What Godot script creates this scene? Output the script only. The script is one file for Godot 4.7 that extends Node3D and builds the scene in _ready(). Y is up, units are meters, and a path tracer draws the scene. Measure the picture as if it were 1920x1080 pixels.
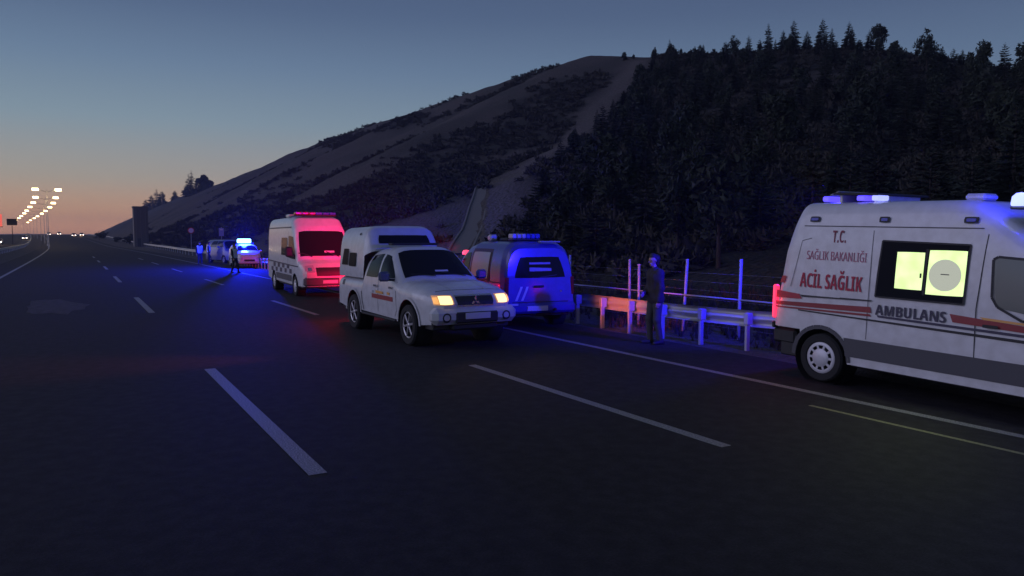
extends Node3D
# A motorway at dusk with emergency vehicles stopped along the hard shoulder under a wooded hill.
# World: the road runs along -z, x to the side of the hill, y up, metres.

var M := {}
var rng := RandomNumberGenerator.new()
var used := {}
var grime: NoiseTexture2D = null
var hill_noise := FastNoiseLite.new()
var patch_noise := FastNoiseLite.new()

# ------------------------------------------------------------------ naming
func numbered(called: String) -> String:
	if not used.has(called):
		used[called] = 0
		return called
	used[called] += 1
	return "%s_%03d" % [called, used[called]]

func tag(o: Node, label: String, category: String, group := "", kind := "") -> void:
	if label: o.set_meta("label", label)
	if category: o.set_meta("category", category)
	if group: o.set_meta("group", group)
	if kind: o.set_meta("kind", kind)

func thing(called: String, label: String, category: String, group := "") -> Node3D:
	var o := Node3D.new()
	o.name = numbered(called)
	add_child(o)
	tag(o, label, category, group)
	return o

func part(parent: Node, called: String, mesh: Mesh, material: Material, at := Vector3.ZERO) -> MeshInstance3D:
	var o := MeshInstance3D.new()
	o.name = called
	o.mesh = mesh
	o.material_override = material
	o.position = at
	parent.add_child(o, true)
	return o

func sub(parent: Node, called: String, at := Vector3.ZERO) -> Node3D:
	var o := Node3D.new()
	o.name = called
	o.position = at
	parent.add_child(o, true)
	return o

func ground_piece(called: String, mesh: Mesh, material: Material, kind := "structure") -> MeshInstance3D:
	var o := part(self, numbered(called), mesh, material)
	o.set_meta("kind", kind)
	return o

# ------------------------------------------------------------------ materials (colours are linear albedo)
func lin(r: float, g: float, b: float) -> Color:
	return Color(r, g, b).linear_to_srgb()

func mat(r: float, g: float, b: float, rough := 0.6, metal := 0.0) -> StandardMaterial3D:
	var m := StandardMaterial3D.new()
	m.albedo_color = lin(r, g, b)
	m.roughness = rough
	m.metallic = metal
	return m

func paint(r: float, g: float, b: float) -> StandardMaterial3D:
	var m := mat(r, g, b, 0.42)
	if grime == null: grime = noise_tex(0.014, 71, Color(0.90, 0.895, 0.885), Color(1, 1, 1), 512, 6)
	m.albedo_texture = grime
	m.uv1_triplanar = true
	m.uv1_scale = Vector3(0.55, 0.55, 0.55)
	m.clearcoat_enabled = true
	m.clearcoat = 0.6
	m.clearcoat_roughness = 0.12
	return m

func glow(r: float, g: float, b: float, energy: float) -> StandardMaterial3D:
	var m := mat(0.3, 0.3, 0.3, 0.4)
	m.emission_enabled = true
	m.emission = lin(r, g, b)
	m.emission_energy_multiplier = energy
	return m

func noise_tex(freq: float, seed_: int, lo: Color, hi: Color, size := 512, octaves := 4) -> NoiseTexture2D:
	var n := FastNoiseLite.new()
	n.seed = seed_
	n.frequency = freq
	n.fractal_octaves = octaves
	var t := NoiseTexture2D.new()
	t.width = size
	t.height = size
	t.seamless = true
	t.noise = n
	var g := Gradient.new()
	g.set_color(0, lo)
	g.set_color(1, hi)
	t.color_ramp = g
	return t

func bump_tex(freq: float, seed_: int, strength: float, size := 512) -> NoiseTexture2D:
	var n := FastNoiseLite.new()
	n.seed = seed_
	n.frequency = freq
	var t := NoiseTexture2D.new()
	t.width = size
	t.height = size
	t.seamless = true
	t.noise = n
	t.as_normal_map = true
	t.bump_strength = strength
	return t

func make_materials() -> void:
	var a := mat(1, 1, 1, 0.82)
	a.metallic_specular = 0.3
	a.albedo_color = Color.WHITE
	a.albedo_texture = noise_tex(0.02, 3, lin(0.022, 0.020, 0.022), lin(0.050, 0.046, 0.050), 1024, 6)
	a.detail_enabled = true
	a.detail_blend_mode = BaseMaterial3D.BLEND_MODE_MUL
	a.detail_albedo = noise_tex(0.35, 9, Color(0.72, 0.72, 0.72), Color(1, 1, 1), 512, 2)
	a.normal_enabled = true
	a.normal_texture = bump_tex(0.45, 4, 3.0, 1024)
	a.normal_scale = 0.25
	a.uv1_triplanar = true
	a.uv1_world_triplanar = true
	a.uv1_scale = Vector3(0.21, 0.21, 0.21)
	a.uv2_triplanar = true
	a.uv2_world_triplanar = true
	a.uv2_scale = Vector3(0.9, 0.9, 0.9)
	M.asphalt = a
	var v := mat(1, 1, 1, 0.95)
	v.albedo_color = Color.WHITE
	v.albedo_texture = noise_tex(0.03, 12, lin(0.045, 0.042, 0.034), lin(0.11, 0.10, 0.085), 512, 5)
	v.uv1_triplanar = true
	v.uv1_world_triplanar = true
	v.uv1_scale = Vector3(0.25, 0.25, 0.25)
	v.normal_enabled = true
	v.normal_texture = bump_tex(0.12, 5, 10.0)
	M.verge = v
	var h := mat(1, 1, 1, 0.97)
	h.albedo_color = Color.WHITE
	h.vertex_color_use_as_albedo = true
	h.albedo_texture = noise_tex(0.04, 21, Color(0.62, 0.62, 0.62), Color(1, 1, 1), 512, 6)
	h.uv1_triplanar = true
	h.uv1_world_triplanar = true
	h.uv1_scale = Vector3(0.09, 0.09, 0.09)
	h.normal_enabled = true
	h.normal_texture = bump_tex(0.05, 22, 14.0)
	M.hill = h
	var w := mat(1, 1, 1, 0.6)
	w.albedo_color = Color.WHITE
	w.albedo_texture = noise_tex(0.11, 31, lin(0.03, 0.03, 0.03), lin(0.62, 0.61, 0.57), 512, 6)
	w.uv1_triplanar = true
	w.uv1_world_triplanar = true
	w.uv1_scale = Vector3(0.8, 0.8, 0.8)
	M.road_paint = w
	var yp := mat(1, 1, 1, 0.6)
	yp.albedo_color = Color.WHITE
	yp.albedo_texture = noise_tex(0.06, 33, lin(0.10, 0.095, 0.05), lin(0.34, 0.31, 0.13), 512, 6)
	yp.uv1_triplanar = true
	yp.uv1_world_triplanar = true
	yp.uv1_scale = Vector3(0.8, 0.8, 0.8)
	M.dull_yellow = yp
	M.galv = mat(0.42, 0.43, 0.45, 0.45, 0.35)
	M.post = mat(0.34, 0.345, 0.35, 0.55)
	M.white = paint(0.72, 0.73, 0.74)
	M.offwhite = paint(0.62, 0.64, 0.66)
	M.gendarme = paint(0.035, 0.035, 0.32)
	M.navy = paint(0.06, 0.08, 0.18)
	M.silver = paint(0.35, 0.36, 0.38)
	M.trim = mat(0.02, 0.02, 0.022, 0.6)
	M.band = mat(0.075, 0.075, 0.085, 0.55)
	M.tyre = mat(0.018, 0.018, 0.019, 0.85)
	M.rim = mat(0.5, 0.5, 0.52, 0.35, 0.7)
	M.hubcap = mat(0.6, 0.6, 0.62, 0.4, 0.2)
	M.chrome = mat(0.65, 0.66, 0.68, 0.2, 0.9)
	M.glass = mat(0.012, 0.013, 0.016, 0.06)
	M.glass.metallic_specular = 0.25
	M.tint_glass = mat(0.012, 0.013, 0.018, 0.4)
	M.tint_glass.metallic_specular = 0.12
	M.pale_glass = mat(0.34, 0.37, 0.42, 0.2)
	M.cab_glass = mat(0.10, 0.125, 0.105, 0.1)  # green-grey albedo stands for the lit cab interior behind the pane
	M.red_film = mat(0.42, 0.025, 0.04, 0.45)
	M.rust_film = mat(0.28, 0.035, 0.04, 0.45)
	M.black_film = mat(0.02, 0.02, 0.022, 0.45)
	M.letter = mat(0.42, 0.015, 0.05, 0.5)
	M.letter_thin = mat(0.48, 0.17, 0.24, 0.5)
	M.letter_brick = mat(0.22, 0.03, 0.06, 0.5)
	M.letter_dark = mat(0.05, 0.045, 0.08, 0.5)
	M.orange_film = mat(0.75, 0.38, 0.10, 0.35)
	M.plate = mat(0.6, 0.6, 0.62, 0.5)
	M.lens_clear = mat(0.45, 0.46, 0.5, 0.15)
	M.lens_red = mat(0.22, 0.012, 0.015, 0.2)
	M.lens_amber = mat(0.5, 0.2, 0.02, 0.2)
	M.lens_blue = mat(0.03, 0.05, 0.4, 0.15)
	M.concrete = mat(0.19, 0.18, 0.175, 0.9)
	M.dark_block = mat(0.15, 0.145, 0.14, 0.9)
	M.bark = mat(0.035, 0.028, 0.022, 0.95)
	M.needles = mat(0.018, 0.028, 0.019, 0.9)
	M.needles_pale = mat(0.025, 0.033, 0.021, 0.9)
	M.leaves = mat(0.022, 0.031, 0.016, 0.9)
	M.scrub = mat(0.042, 0.039, 0.029, 0.95)
	M.sign_back = mat(0.02, 0.02, 0.022, 0.7)
	M.sign_white = mat(0.7, 0.7, 0.7, 0.45)
	M.sign_blue = mat(0.30, 0.36, 0.62, 0.45)
	M.sign_red = mat(0.5, 0.03, 0.03, 0.45)
	M.skin = mat(0.38, 0.22, 0.16, 0.6)
	M.hair = mat(0.015, 0.012, 0.010, 0.7)
	M.jacket = mat(0.028, 0.020, 0.028, 0.85)
	M.trousers = mat(0.055, 0.055, 0.062, 0.9)
	M.shoe = mat(0.015, 0.015, 0.015, 0.6)
	M.uniform = mat(0.022, 0.026, 0.045, 0.85)
	M.vest = mat(0.80, 0.82, 0.66, 0.6)
	M.eye = mat(0.02, 0.018, 0.016, 0.2)

# ------------------------------------------------------------------ mesh helpers
func begin() -> SurfaceTool:
	var st := SurfaceTool.new()
	st.begin(Mesh.PRIMITIVE_TRIANGLES)
	return st

func quad(st: SurfaceTool, a: Vector3, b: Vector3, c: Vector3, d: Vector3) -> void:  # clockwise from outside
	st.add_vertex(a); st.add_vertex(b); st.add_vertex(c)
	st.add_vertex(a); st.add_vertex(c); st.add_vertex(d)

func done(st: SurfaceTool) -> ArrayMesh:
	st.generate_normals()
	return st.commit()

# a box with chamfered edges, in any frame
func bevel_box(st: SurfaceTool, size: Vector3, b: float, f := Transform3D.IDENTITY) -> void:
	st.set_smooth_group(-1)
	var h := size / 2.0
	b = min(b, min(h.x, min(h.y, h.z)) * 0.9)
	var pts := []
	for ax in 3:
		for s in [-1.0, 1.0]:
			var face := []
			for uv in [[-1, -1], [-1, 1], [1, 1], [1, -1]]:
				var p := Vector3.ZERO
				p[ax] = s * h[ax]
				var u := (ax + 1) % 3
				var v := (ax + 2) % 3
				p[u] = uv[0] * (h[u] - b)
				p[v] = uv[1] * (h[v] - b)
				face.append(f * p)
			if s > 0: quad(st, face[0], face[1], face[2], face[3])
			else: quad(st, face[3], face[2], face[1], face[0])
	var P := func(sx: float, sy: float, sz: float, ax: int) -> Vector3:
		var s := Vector3(sx, sy, sz)
		var p := Vector3(s.x * (h.x - b), s.y * (h.y - b), s.z * (h.z - b))
		p[ax] = s[ax] * h[ax]
		return f * p
	for ax in 3:   # edges along axis ax
		var u := (ax + 1) % 3
		var v := (ax + 2) % 3
		for su in [-1.0, 1.0]:
			for sv in [-1.0, 1.0]:
				var s0 := Vector3.ZERO
				s0[ax] = -1.0; s0[u] = su; s0[v] = sv
				var s1 := s0
				s1[ax] = 1.0
				var a: Vector3 = P.call(s0.x, s0.y, s0.z, u)
				var c: Vector3 = P.call(s1.x, s1.y, s1.z, u)
				var d: Vector3 = P.call(s1.x, s1.y, s1.z, v)
				var e: Vector3 = P.call(s0.x, s0.y, s0.z, v)
				if su * sv > 0: quad(st, a, e, d, c)
				else: quad(st, a, c, d, e)
	for sx in [-1.0, 1.0]:
		for sy in [-1.0, 1.0]:
			for sz in [-1.0, 1.0]:
				var a: Vector3 = P.call(sx, sy, sz, 0)
				var c: Vector3 = P.call(sx, sy, sz, 1)
				var d: Vector3 = P.call(sx, sy, sz, 2)
				if sx * sy * sz > 0:
					st.add_vertex(a); st.add_vertex(d); st.add_vertex(c)
				else:
					st.add_vertex(a); st.add_vertex(c); st.add_vertex(d)

func box_mesh(size: Vector3, b := 0.02, f := Transform3D.IDENTITY) -> ArrayMesh:
	var st := begin()
	bevel_box(st, size, b, f)
	return done(st)

# a lathe around an axis: profile of (radius, along)
func lathe(st: SurfaceTool, profile: Array, n: int, f: Transform3D, smooth := true) -> void:
	st.set_smooth_group(0 if smooth else -1)
	for i in profile.size() - 1:
		for k in n:
			var a0 := TAU * k / n
			var a1 := TAU * (k + 1) / n
			var p: Vector2 = profile[i]
			var q: Vector2 = profile[i + 1]
			var A := f * Vector3(cos(a0) * p.x, p.y, sin(a0) * p.x)
			var B := f * Vector3(cos(a0) * q.x, q.y, sin(a0) * q.x)
			var C := f * Vector3(cos(a1) * q.x, q.y, sin(a1) * q.x)
			var D := f * Vector3(cos(a1) * p.x, p.y, sin(a1) * p.x)
			if q.x < 1e-5:
				st.add_vertex(A); st.add_vertex(B); st.add_vertex(D)
			elif p.x < 1e-5:
				st.add_vertex(A); st.add_vertex(B); st.add_vertex(C)
			else:
				quad(st, A, B, C, D)

func lathe_mesh(profile: Array, n := 20, f := Transform3D.IDENTITY, smooth := true) -> ArrayMesh:
	var st := begin()
	lathe(st, profile, n, f, smooth)
	return done(st)

func along(a: Vector3, b: Vector3) -> Transform3D:   # y axis from a to b
	var y := (b - a).normalized()
	var x := y.cross(Vector3(0.31, 0.2, 0.93)).normalized()
	return Transform3D(Basis(x, y, x.cross(y)), a)

func tube(st: SurfaceTool, a: Vector3, b: Vector3, ra: float, rb: float, n := 8) -> void:
	var l := a.distance_to(b)
	lathe(st, [Vector2(0, 0), Vector2(ra, 0), Vector2(rb, l), Vector2(0, l)], n, along(a, b))

func tube_mesh(a: Vector3, b: Vector3, ra: float, rb: float, n := 8) -> ArrayMesh:
	var st := begin()
	tube(st, a, b, ra, rb, n)
	return done(st)

# ------------------------------------------------------------------ vehicle hulls
# x forward, y up, z to the vehicle's right. Sections across x are superellipses above `mid` and straight below.
class Hull:
	var top: Array
	var wid: Array
	var bot: Array
	var arches: Array = []      # [x, y, radius]
	var n := 6.0
	var mid := 0.6
	var belt := 1.0
	var tum := 0.05
	var lean := 0.0             # how far the tail leans forward per metre above lean_y
	var lean_y := 1.2
	var lean_len := 0.8
	func at(poly: Array, x: float) -> float:
		if x <= poly[0].x: return poly[0].y
		for i in poly.size() - 1:
			if x <= poly[i + 1].x:
				return lerpf(poly[i].y, poly[i + 1].y, (x - poly[i].x) / max(1e-6, poly[i + 1].x - poly[i].x))
		return poly[-1].y
	func x0() -> float: return top[0].x
	func x1() -> float: return top[-1].x
	func bottom(x: float) -> float:
		var y := at(bot, x)
		for a in arches:
			var d: float = a[2] * a[2] - (x - a[0]) * (x - a[0])
			if d > 0: y = max(y, a[1] + sqrt(d))
		return y
	func slim(y: float) -> float:
		return 1.0 - tum * max(0.0, y - belt) - 0.03 * max(0.0, mid - y)
	func half(x: float, y: float) -> float:
		var t: float = clamp((y - mid) / max(0.02, at(top, x) - mid), 0.0, 1.0)
		return at(wid, x) * slim(y) * pow(max(0.0, 1.0 - pow(t, n)), 1.0 / n)
	func roof(x: float, z: float) -> float:
		var lo := mid
		var hi := at(top, x)
		for k in 18:
			var m := (lo + hi) / 2
			if half(x, m) >= absf(z): lo = m
			else: hi = m
		return lo
	func end(y: float, z: float, front: bool) -> float:   # the last x of the hull at (y, z)
		var inside := (x0() + x1()) / 2
		var out := x1() if front else x0()
		if half(out, y) >= absf(z) and at(top, out) >= y: return out
		for k in 20:
			var m := (inside + out) / 2
			if half(m, y) >= absf(z) and at(top, m) >= y: inside = m
			else: out = m
		return inside
	func warp(p: Vector3) -> Vector3:
		if lean != 0.0:
			p.x += lean * max(0.0, p.y - lean_y) * clamp(1.0 - (p.x - x0()) / lean_len, 0.0, 1.0)
		return p
	func stations() -> Array:
		var xs := {}
		var a := x0()
		while a < x1():
			xs[snappedf(a, 0.001)] = 1
			a += 0.09
		for poly in [top, wid, bot]:
			for p in poly:
				if p.x >= x0() and p.x <= x1(): xs[snappedf(p.x, 0.001)] = 1
		for c in arches:
			for k in 13:
				var x: float = c[0] - c[2] * cos(PI * k / 12.0) * 0.9999
				if x > x0() and x < x1(): xs[snappedf(x, 0.001)] = 1
		var r := xs.keys()
		r.sort()
		return r
	func mesh() -> ArrayMesh:
		var st := SurfaceTool.new()
		st.begin(Mesh.PRIMITIVE_TRIANGLES)
		st.set_smooth_group(0)
		var rings := []
		var K := 13
		for x in stations():
			var yb := bottom(x)
			var yt := at(top, x)
			var side := []
			var ylow: float = min(yb, mid)
			var q0 := 0.0
			if yb > mid: q0 = min(0.95, pow((yb - mid) / (yt - mid), n / 2.0))
			for k in 3:
				var y := lerpf(ylow, mid, k / 3.0)
				if yb > mid: y = yb
				side.append(Vector3(x, y, half(x, y)))
			for k in K + 1:
				var ph := lerpf(asin(q0), PI / 2, float(k) / K)
				var y := mid + (yt - mid) * pow(sin(ph), 2.0 / n)
				side.append(Vector3(x, y, at(wid, x) * slim(y) * pow(max(0.0, cos(ph)), 2.0 / n)))
			var ring := []
			for p in side: ring.append(warp(p))
			for k in range(side.size() - 2, -1, -1):
				var p: Vector3 = side[k]
				ring.append(warp(Vector3(p.x, p.y, -p.z)))
			rings.append(ring)
		for i in rings.size() - 1:
			for j in rings[i].size() - 1:
				var a: Vector3 = rings[i][j]
				var b: Vector3 = rings[i][j + 1]
				var c: Vector3 = rings[i + 1][j + 1]
				var d: Vector3 = rings[i + 1][j]
				st.add_vertex(a); st.add_vertex(b); st.add_vertex(c)
				st.add_vertex(a); st.add_vertex(c); st.add_vertex(d)
		st.set_smooth_group(-1)
		for e in [0, rings.size() - 1]:
			var r: Array = rings[e]
			for j in r.size() / 2:
				var a: Vector3 = r[j]
				var b: Vector3 = r[j + 1]
				var c: Vector3 = r[r.size() - 2 - j]
				var d: Vector3 = r[r.size() - 1 - j]
				if e == 0:
					st.add_vertex(d); st.add_vertex(c); st.add_vertex(b)
					st.add_vertex(d); st.add_vertex(b); st.add_vertex(a)
				else:
					st.add_vertex(a); st.add_vertex(b); st.add_vertex(c)
					st.add_vertex(a); st.add_vertex(c); st.add_vertex(d)
		st.generate_normals()
		return st.commit()
	# a patch laid on the hull. where: "right", "left", "top", "front", "rear".
	# corners in (x, y) for the sides, (z, x) for the top, (z, y) for the ends, in the order low-start, high-start, high-end, low-end
	func patch(where: String, c: Array, off := 0.006, nu := 8, nv := 6, rnd := 0.0) -> ArrayMesh:
		var st := SurfaceTool.new()
		st.begin(Mesh.PRIMITIVE_TRIANGLES)
		st.set_smooth_group(0)
		var g := []
		var rim := []
		for j in nv + 1:
			var row := []
			for i in nu + 1:
				var u := 2.0 * i / nu - 1.0
				var v := 2.0 * j / nv - 1.0
				var uu := u * sqrt(1.0 - rnd * v * v / 2.0)
				var vv := v * sqrt(1.0 - rnd * u * u / 2.0)
				var s := (uu + 1) / 2
				var t := (vv + 1) / 2
				var lo: Vector2 = c[0].lerp(c[3], s)
				var hi: Vector2 = c[1].lerp(c[2], s)
				row.append(on(where, lo.lerp(hi, t), off))
			g.append(row)
		var flip := where == "left" or where == "front"
		for j in nv:
			for i in nu:
				var q := [g[j][i], g[j + 1][i], g[j + 1][i + 1], g[j][i + 1]]
				if flip: q.reverse()
				for k in [0, 1, 2, 0, 2, 3]: st.add_vertex(q[k])
		st.generate_normals()
		return st.commit()
	func on(where: String, q: Vector2, off := 0.0) -> Vector3:
		match where:
			"right": return warp(Vector3(q.x, q.y, half(q.x, q.y) + off))
			"left": return warp(Vector3(q.x, q.y, -half(q.x, q.y) - off))
			"top": return warp(Vector3(q.y, roof(q.y, q.x) + off, q.x))
			"front": return Vector3(end(q.y, q.x, true) + off, q.y, q.x)
			_: return warp(Vector3(end(q.y, q.x, false) - off, q.y, q.x))

func V(a: Array) -> Array:
	var r := []
	for i in range(0, a.size(), 2): r.append(Vector2(a[i], a[i + 1]))
	return r

func line_patch(h: Hull, where: String, pts: Array, w: float, off := 0.004) -> ArrayMesh:   # a thin rubber seal or seam
	var st := begin()
	st.set_smooth_group(-1)
	for i in pts.size() - 1:
		var a: Vector2 = pts[i]
		var b: Vector2 = pts[i + 1]
		var nn := (b - a).orthogonal().normalized() * w / 2
		var n := int(max(1.0, a.distance_to(b) / 0.15))
		for k in n:
			var p := a.lerp(b, float(k) / n)
			var q := a.lerp(b, float(k + 1) / n)
			quad(st, h.on(where, p - nn, off), h.on(where, p + nn, off), h.on(where, q + nn, off), h.on(where, q - nn, off))
	return done(st)

var wheel_cache := {}
func wheel(parent: Node3D, at: Vector3, r: float, w: float, style: String) -> void:
	var o := sub(parent, "wheel", at)
	var side := signf(at.z)
	var key := "%s %.3f %.3f %.0f" % [style, r, w, side]
	if not wheel_cache.has(key):
		var f := Transform3D(Basis(Vector3.RIGHT, Vector3(0, 0, side), Vector3(0, -side, 0)), Vector3.ZERO)
		var rr := r * 0.66
		var tyre := lathe_mesh([Vector2(rr, -w / 2), Vector2(r * 0.93, -w / 2), Vector2(r, -w * 0.36), Vector2(r * 1.0, -0.02), Vector2(r * 0.985, 0), Vector2(r, 0.02), Vector2(r, w * 0.36), Vector2(r * 0.93, w / 2), Vector2(rr * 1.05, w / 2), Vector2(rr, w * 0.42), Vector2(rr, -w / 2)], 32, f, false)
		var st := begin()
		if style == "hubcap":   # a pressed cap with a ring of holes
			lathe(st, [Vector2(rr, w * 0.40), Vector2(rr * 0.92, w * 0.47), Vector2(rr * 0.78, w * 0.45)], 32, f)
			lathe(st, [Vector2(rr * 0.58, w * 0.47), Vector2(rr * 0.45, w * 0.55), Vector2(rr * 0.12, w * 0.58), Vector2(0, w * 0.57)], 32, f)
			for k in 10:
				var a := TAU * k / 10
				var b := Transform3D(Basis(Vector3(0, 0, side).normalized(), a), Vector3.ZERO) * Transform3D(Basis.IDENTITY, Vector3(rr * 0.68, 0, side * w * 0.455))
				bevel_box(st, Vector3(rr * 0.24, rr * 0.16, 0.012), 0.004, b)
		else:                   # five twin spokes
			lathe(st, [Vector2(rr, w * 0.40), Vector2(rr * 0.95, w * 0.45), Vector2(rr * 0.88, w * 0.38)], 32, f)
			lathe(st, [Vector2(rr * 0.24, w * 0.30), Vector2(rr * 0.22, w * 0.42), Vector2(0, w * 0.44)], 20, f)
			for k in 6:
				var a := TAU * k / 6 + 0.2
				var b := Transform3D(Basis(Vector3(0, 0, side).normalized(), a), Vector3.ZERO) * Transform3D(Basis.IDENTITY, Vector3(rr * 0.55, 0, side * w * 0.38))
				bevel_box(st, Vector3(rr * 0.78, rr * 0.17, 0.03), 0.008, b)
		var rim := done(st)
		var well := lathe_mesh([Vector2(rr, -w * 0.3), Vector2(rr * 0.99, w * 0.22), Vector2(0, w * 0.2)], 24, f)
		wheel_cache[key] = [tyre, rim, well]
	part(o, "tyre", wheel_cache[key][0], M.tyre)
	part(o, "rim", wheel_cache[key][1], M.hubcap if style == "hubcap" else M.rim)
	part(o, "brake_drum", wheel_cache[key][2], M.trim)

func wheel_wells(parent: Node3D, h: Hull, track: float) -> void:
	for c in h.arches:
		for s in [-1.0, 1.0]:
			var f := Transform3D(Basis(Vector3.RIGHT, Vector3(0, 0, s), Vector3(0, -s, 0)), Vector3(c[0], c[1], s * (track - 0.30)))
			part(parent, "wheel_arch", lathe_mesh([Vector2(0, 0), Vector2(c[2] * 0.99, 0), Vector2(c[2] * 1.0, 0.28)], 24, f), M.trim)

func under_body(parent: Node3D, h: Hull, y0: float, y1: float, half: float) -> void:
	# floor pan between the axles, and over each end
	var xs := [h.x0() + 0.1]
	for c in h.arches:
		xs.append(c[0] - c[2]); xs.append(c[0] + c[2])
	xs.append(h.x1() - 0.15)
	var st := begin()
	for i in range(0, xs.size() - 1):
		var l: float = xs[i + 1] - xs[i]
		if l < 0.05: continue
		var wide: float = half if i % 2 == 0 else half - 0.32
		bevel_box(st, Vector3(l, y1 - y0, wide * 2), 0.02, Transform3D(Basis.IDENTITY, Vector3((xs[i] + xs[i + 1]) / 2, (y0 + y1) / 2, 0)))
	part(parent, "floor_pan", done(st), M.trim)

func omni(parent: Node3D, at: Vector3, color: Color, energy: float, size := 0.08) -> OmniLight3D:
	var l := OmniLight3D.new()
	l.name = "lamp_light"
	l.light_color = color
	l.light_energy = energy
	l.omni_range = 80.0
	l.omni_attenuation = 2.0
	l.light_size = size
	l.shadow_enabled = true
	l.position = at
	parent.add_child(l, true)
	return l

func spot(parent: Node3D, at: Vector3, towards: Vector3, color: Color, energy: float, angle: float) -> void:
	var sp := SpotLight3D.new()
	sp.name = "lamp_beam"
	sp.light_color = color
	sp.light_energy = energy
	sp.spot_range = 60.0
	sp.spot_angle = angle
	sp.spot_attenuation = 2.0
	sp.light_size = 0.08
	sp.shadow_enabled = true
	parent.add_child(sp, true)
	sp.position = at
	sp.basis = Basis.looking_at(towards, Vector3.UP)

func writing(parent: Node3D, text: String, at: Vector3, height: float, width: float, material: Material, bold: bool, turn := Basis.IDENTITY) -> void:
	var f := SystemFont.new()
	f.font_names = PackedStringArray(["Droid Sans"])
	f.font_weight = 700 if bold else 400
	var t := TextMesh.new()
	t.text = text
	t.font = f
	t.font_size = 64
	t.pixel_size = 0.01
	t.depth = 0.02
	t.curve_step = 2.0
	var b := t.get_aabb()
	var o := part(parent, "lettering", t, material, at)
	var cap := 64.0 * 0.01 * 0.714
	o.basis = turn * Basis.from_scale(Vector3(width / b.size.x, height / cap, 0.2))

func face_along(o: Node3D, at: Vector3, heading_deg: float, pitch_deg := 0.0) -> void:
	# heading 0 looks down the road (-z), 90 to +x
	var y := deg_to_rad(heading_deg)
	var p := deg_to_rad(pitch_deg)
	var fw := Vector3(sin(y) * cos(p), sin(p), -cos(y) * cos(p))
	var rt := Vector3(cos(y), 0, sin(y))
	o.transform = Transform3D(Basis(fw, rt.cross(fw), rt), at)

# ------------------------------------------------------------------ the ground
func bend(z: float) -> float:
	var d: float = max(0.0, -z - 60.0)
	return -8e-5 * d * d if d < 700.0 else -8e-5 * (700.0 * 700.0 + 1400.0 * (d - 700.0))

func rise(z: float) -> float:
	return 3.6 * smoothstep(180.0, 460.0, -z)

func road_zs() -> Array:
	var r := []
	var z := 30.0
	while z > -1500.0:
		r.append(z)
		z -= 3.0 if z > -60 else (8.0 if z > -300 else 25.0)
	return r

func ribbon(x0: float, x1: float, y: float, zs: Array, cols := 1, drop = null) -> ArrayMesh:
	var st := begin()
	st.set_smooth_group(0)
	for i in zs.size() - 1:
		for k in cols:
			var c := []
			for q in [[0, i], [0, i + 1], [1, i + 1], [1, i]]:
				var z: float = zs[q[1]]
				var xx := lerpf(x0, x1, float(k + q[0]) / cols)
				var yy := y + rise(z)
				if drop != null: yy += drop.call(xx, z)
				c.append(Vector3(xx + bend(z), yy, z))
			quad(st, c[0], c[1], c[2], c[3])
	return done(st)

func shoulder_drop(x: float, z: float) -> float:   # the hard shoulder falls away beside the ambulance
	return -0.026 * max(0.0, z + 7.1) * smoothstep(8.8, 9.5, x) * (1.0 if z < 4.0 else max(0.0, 1.0 - (z - 4.0) / 10.0))

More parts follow.
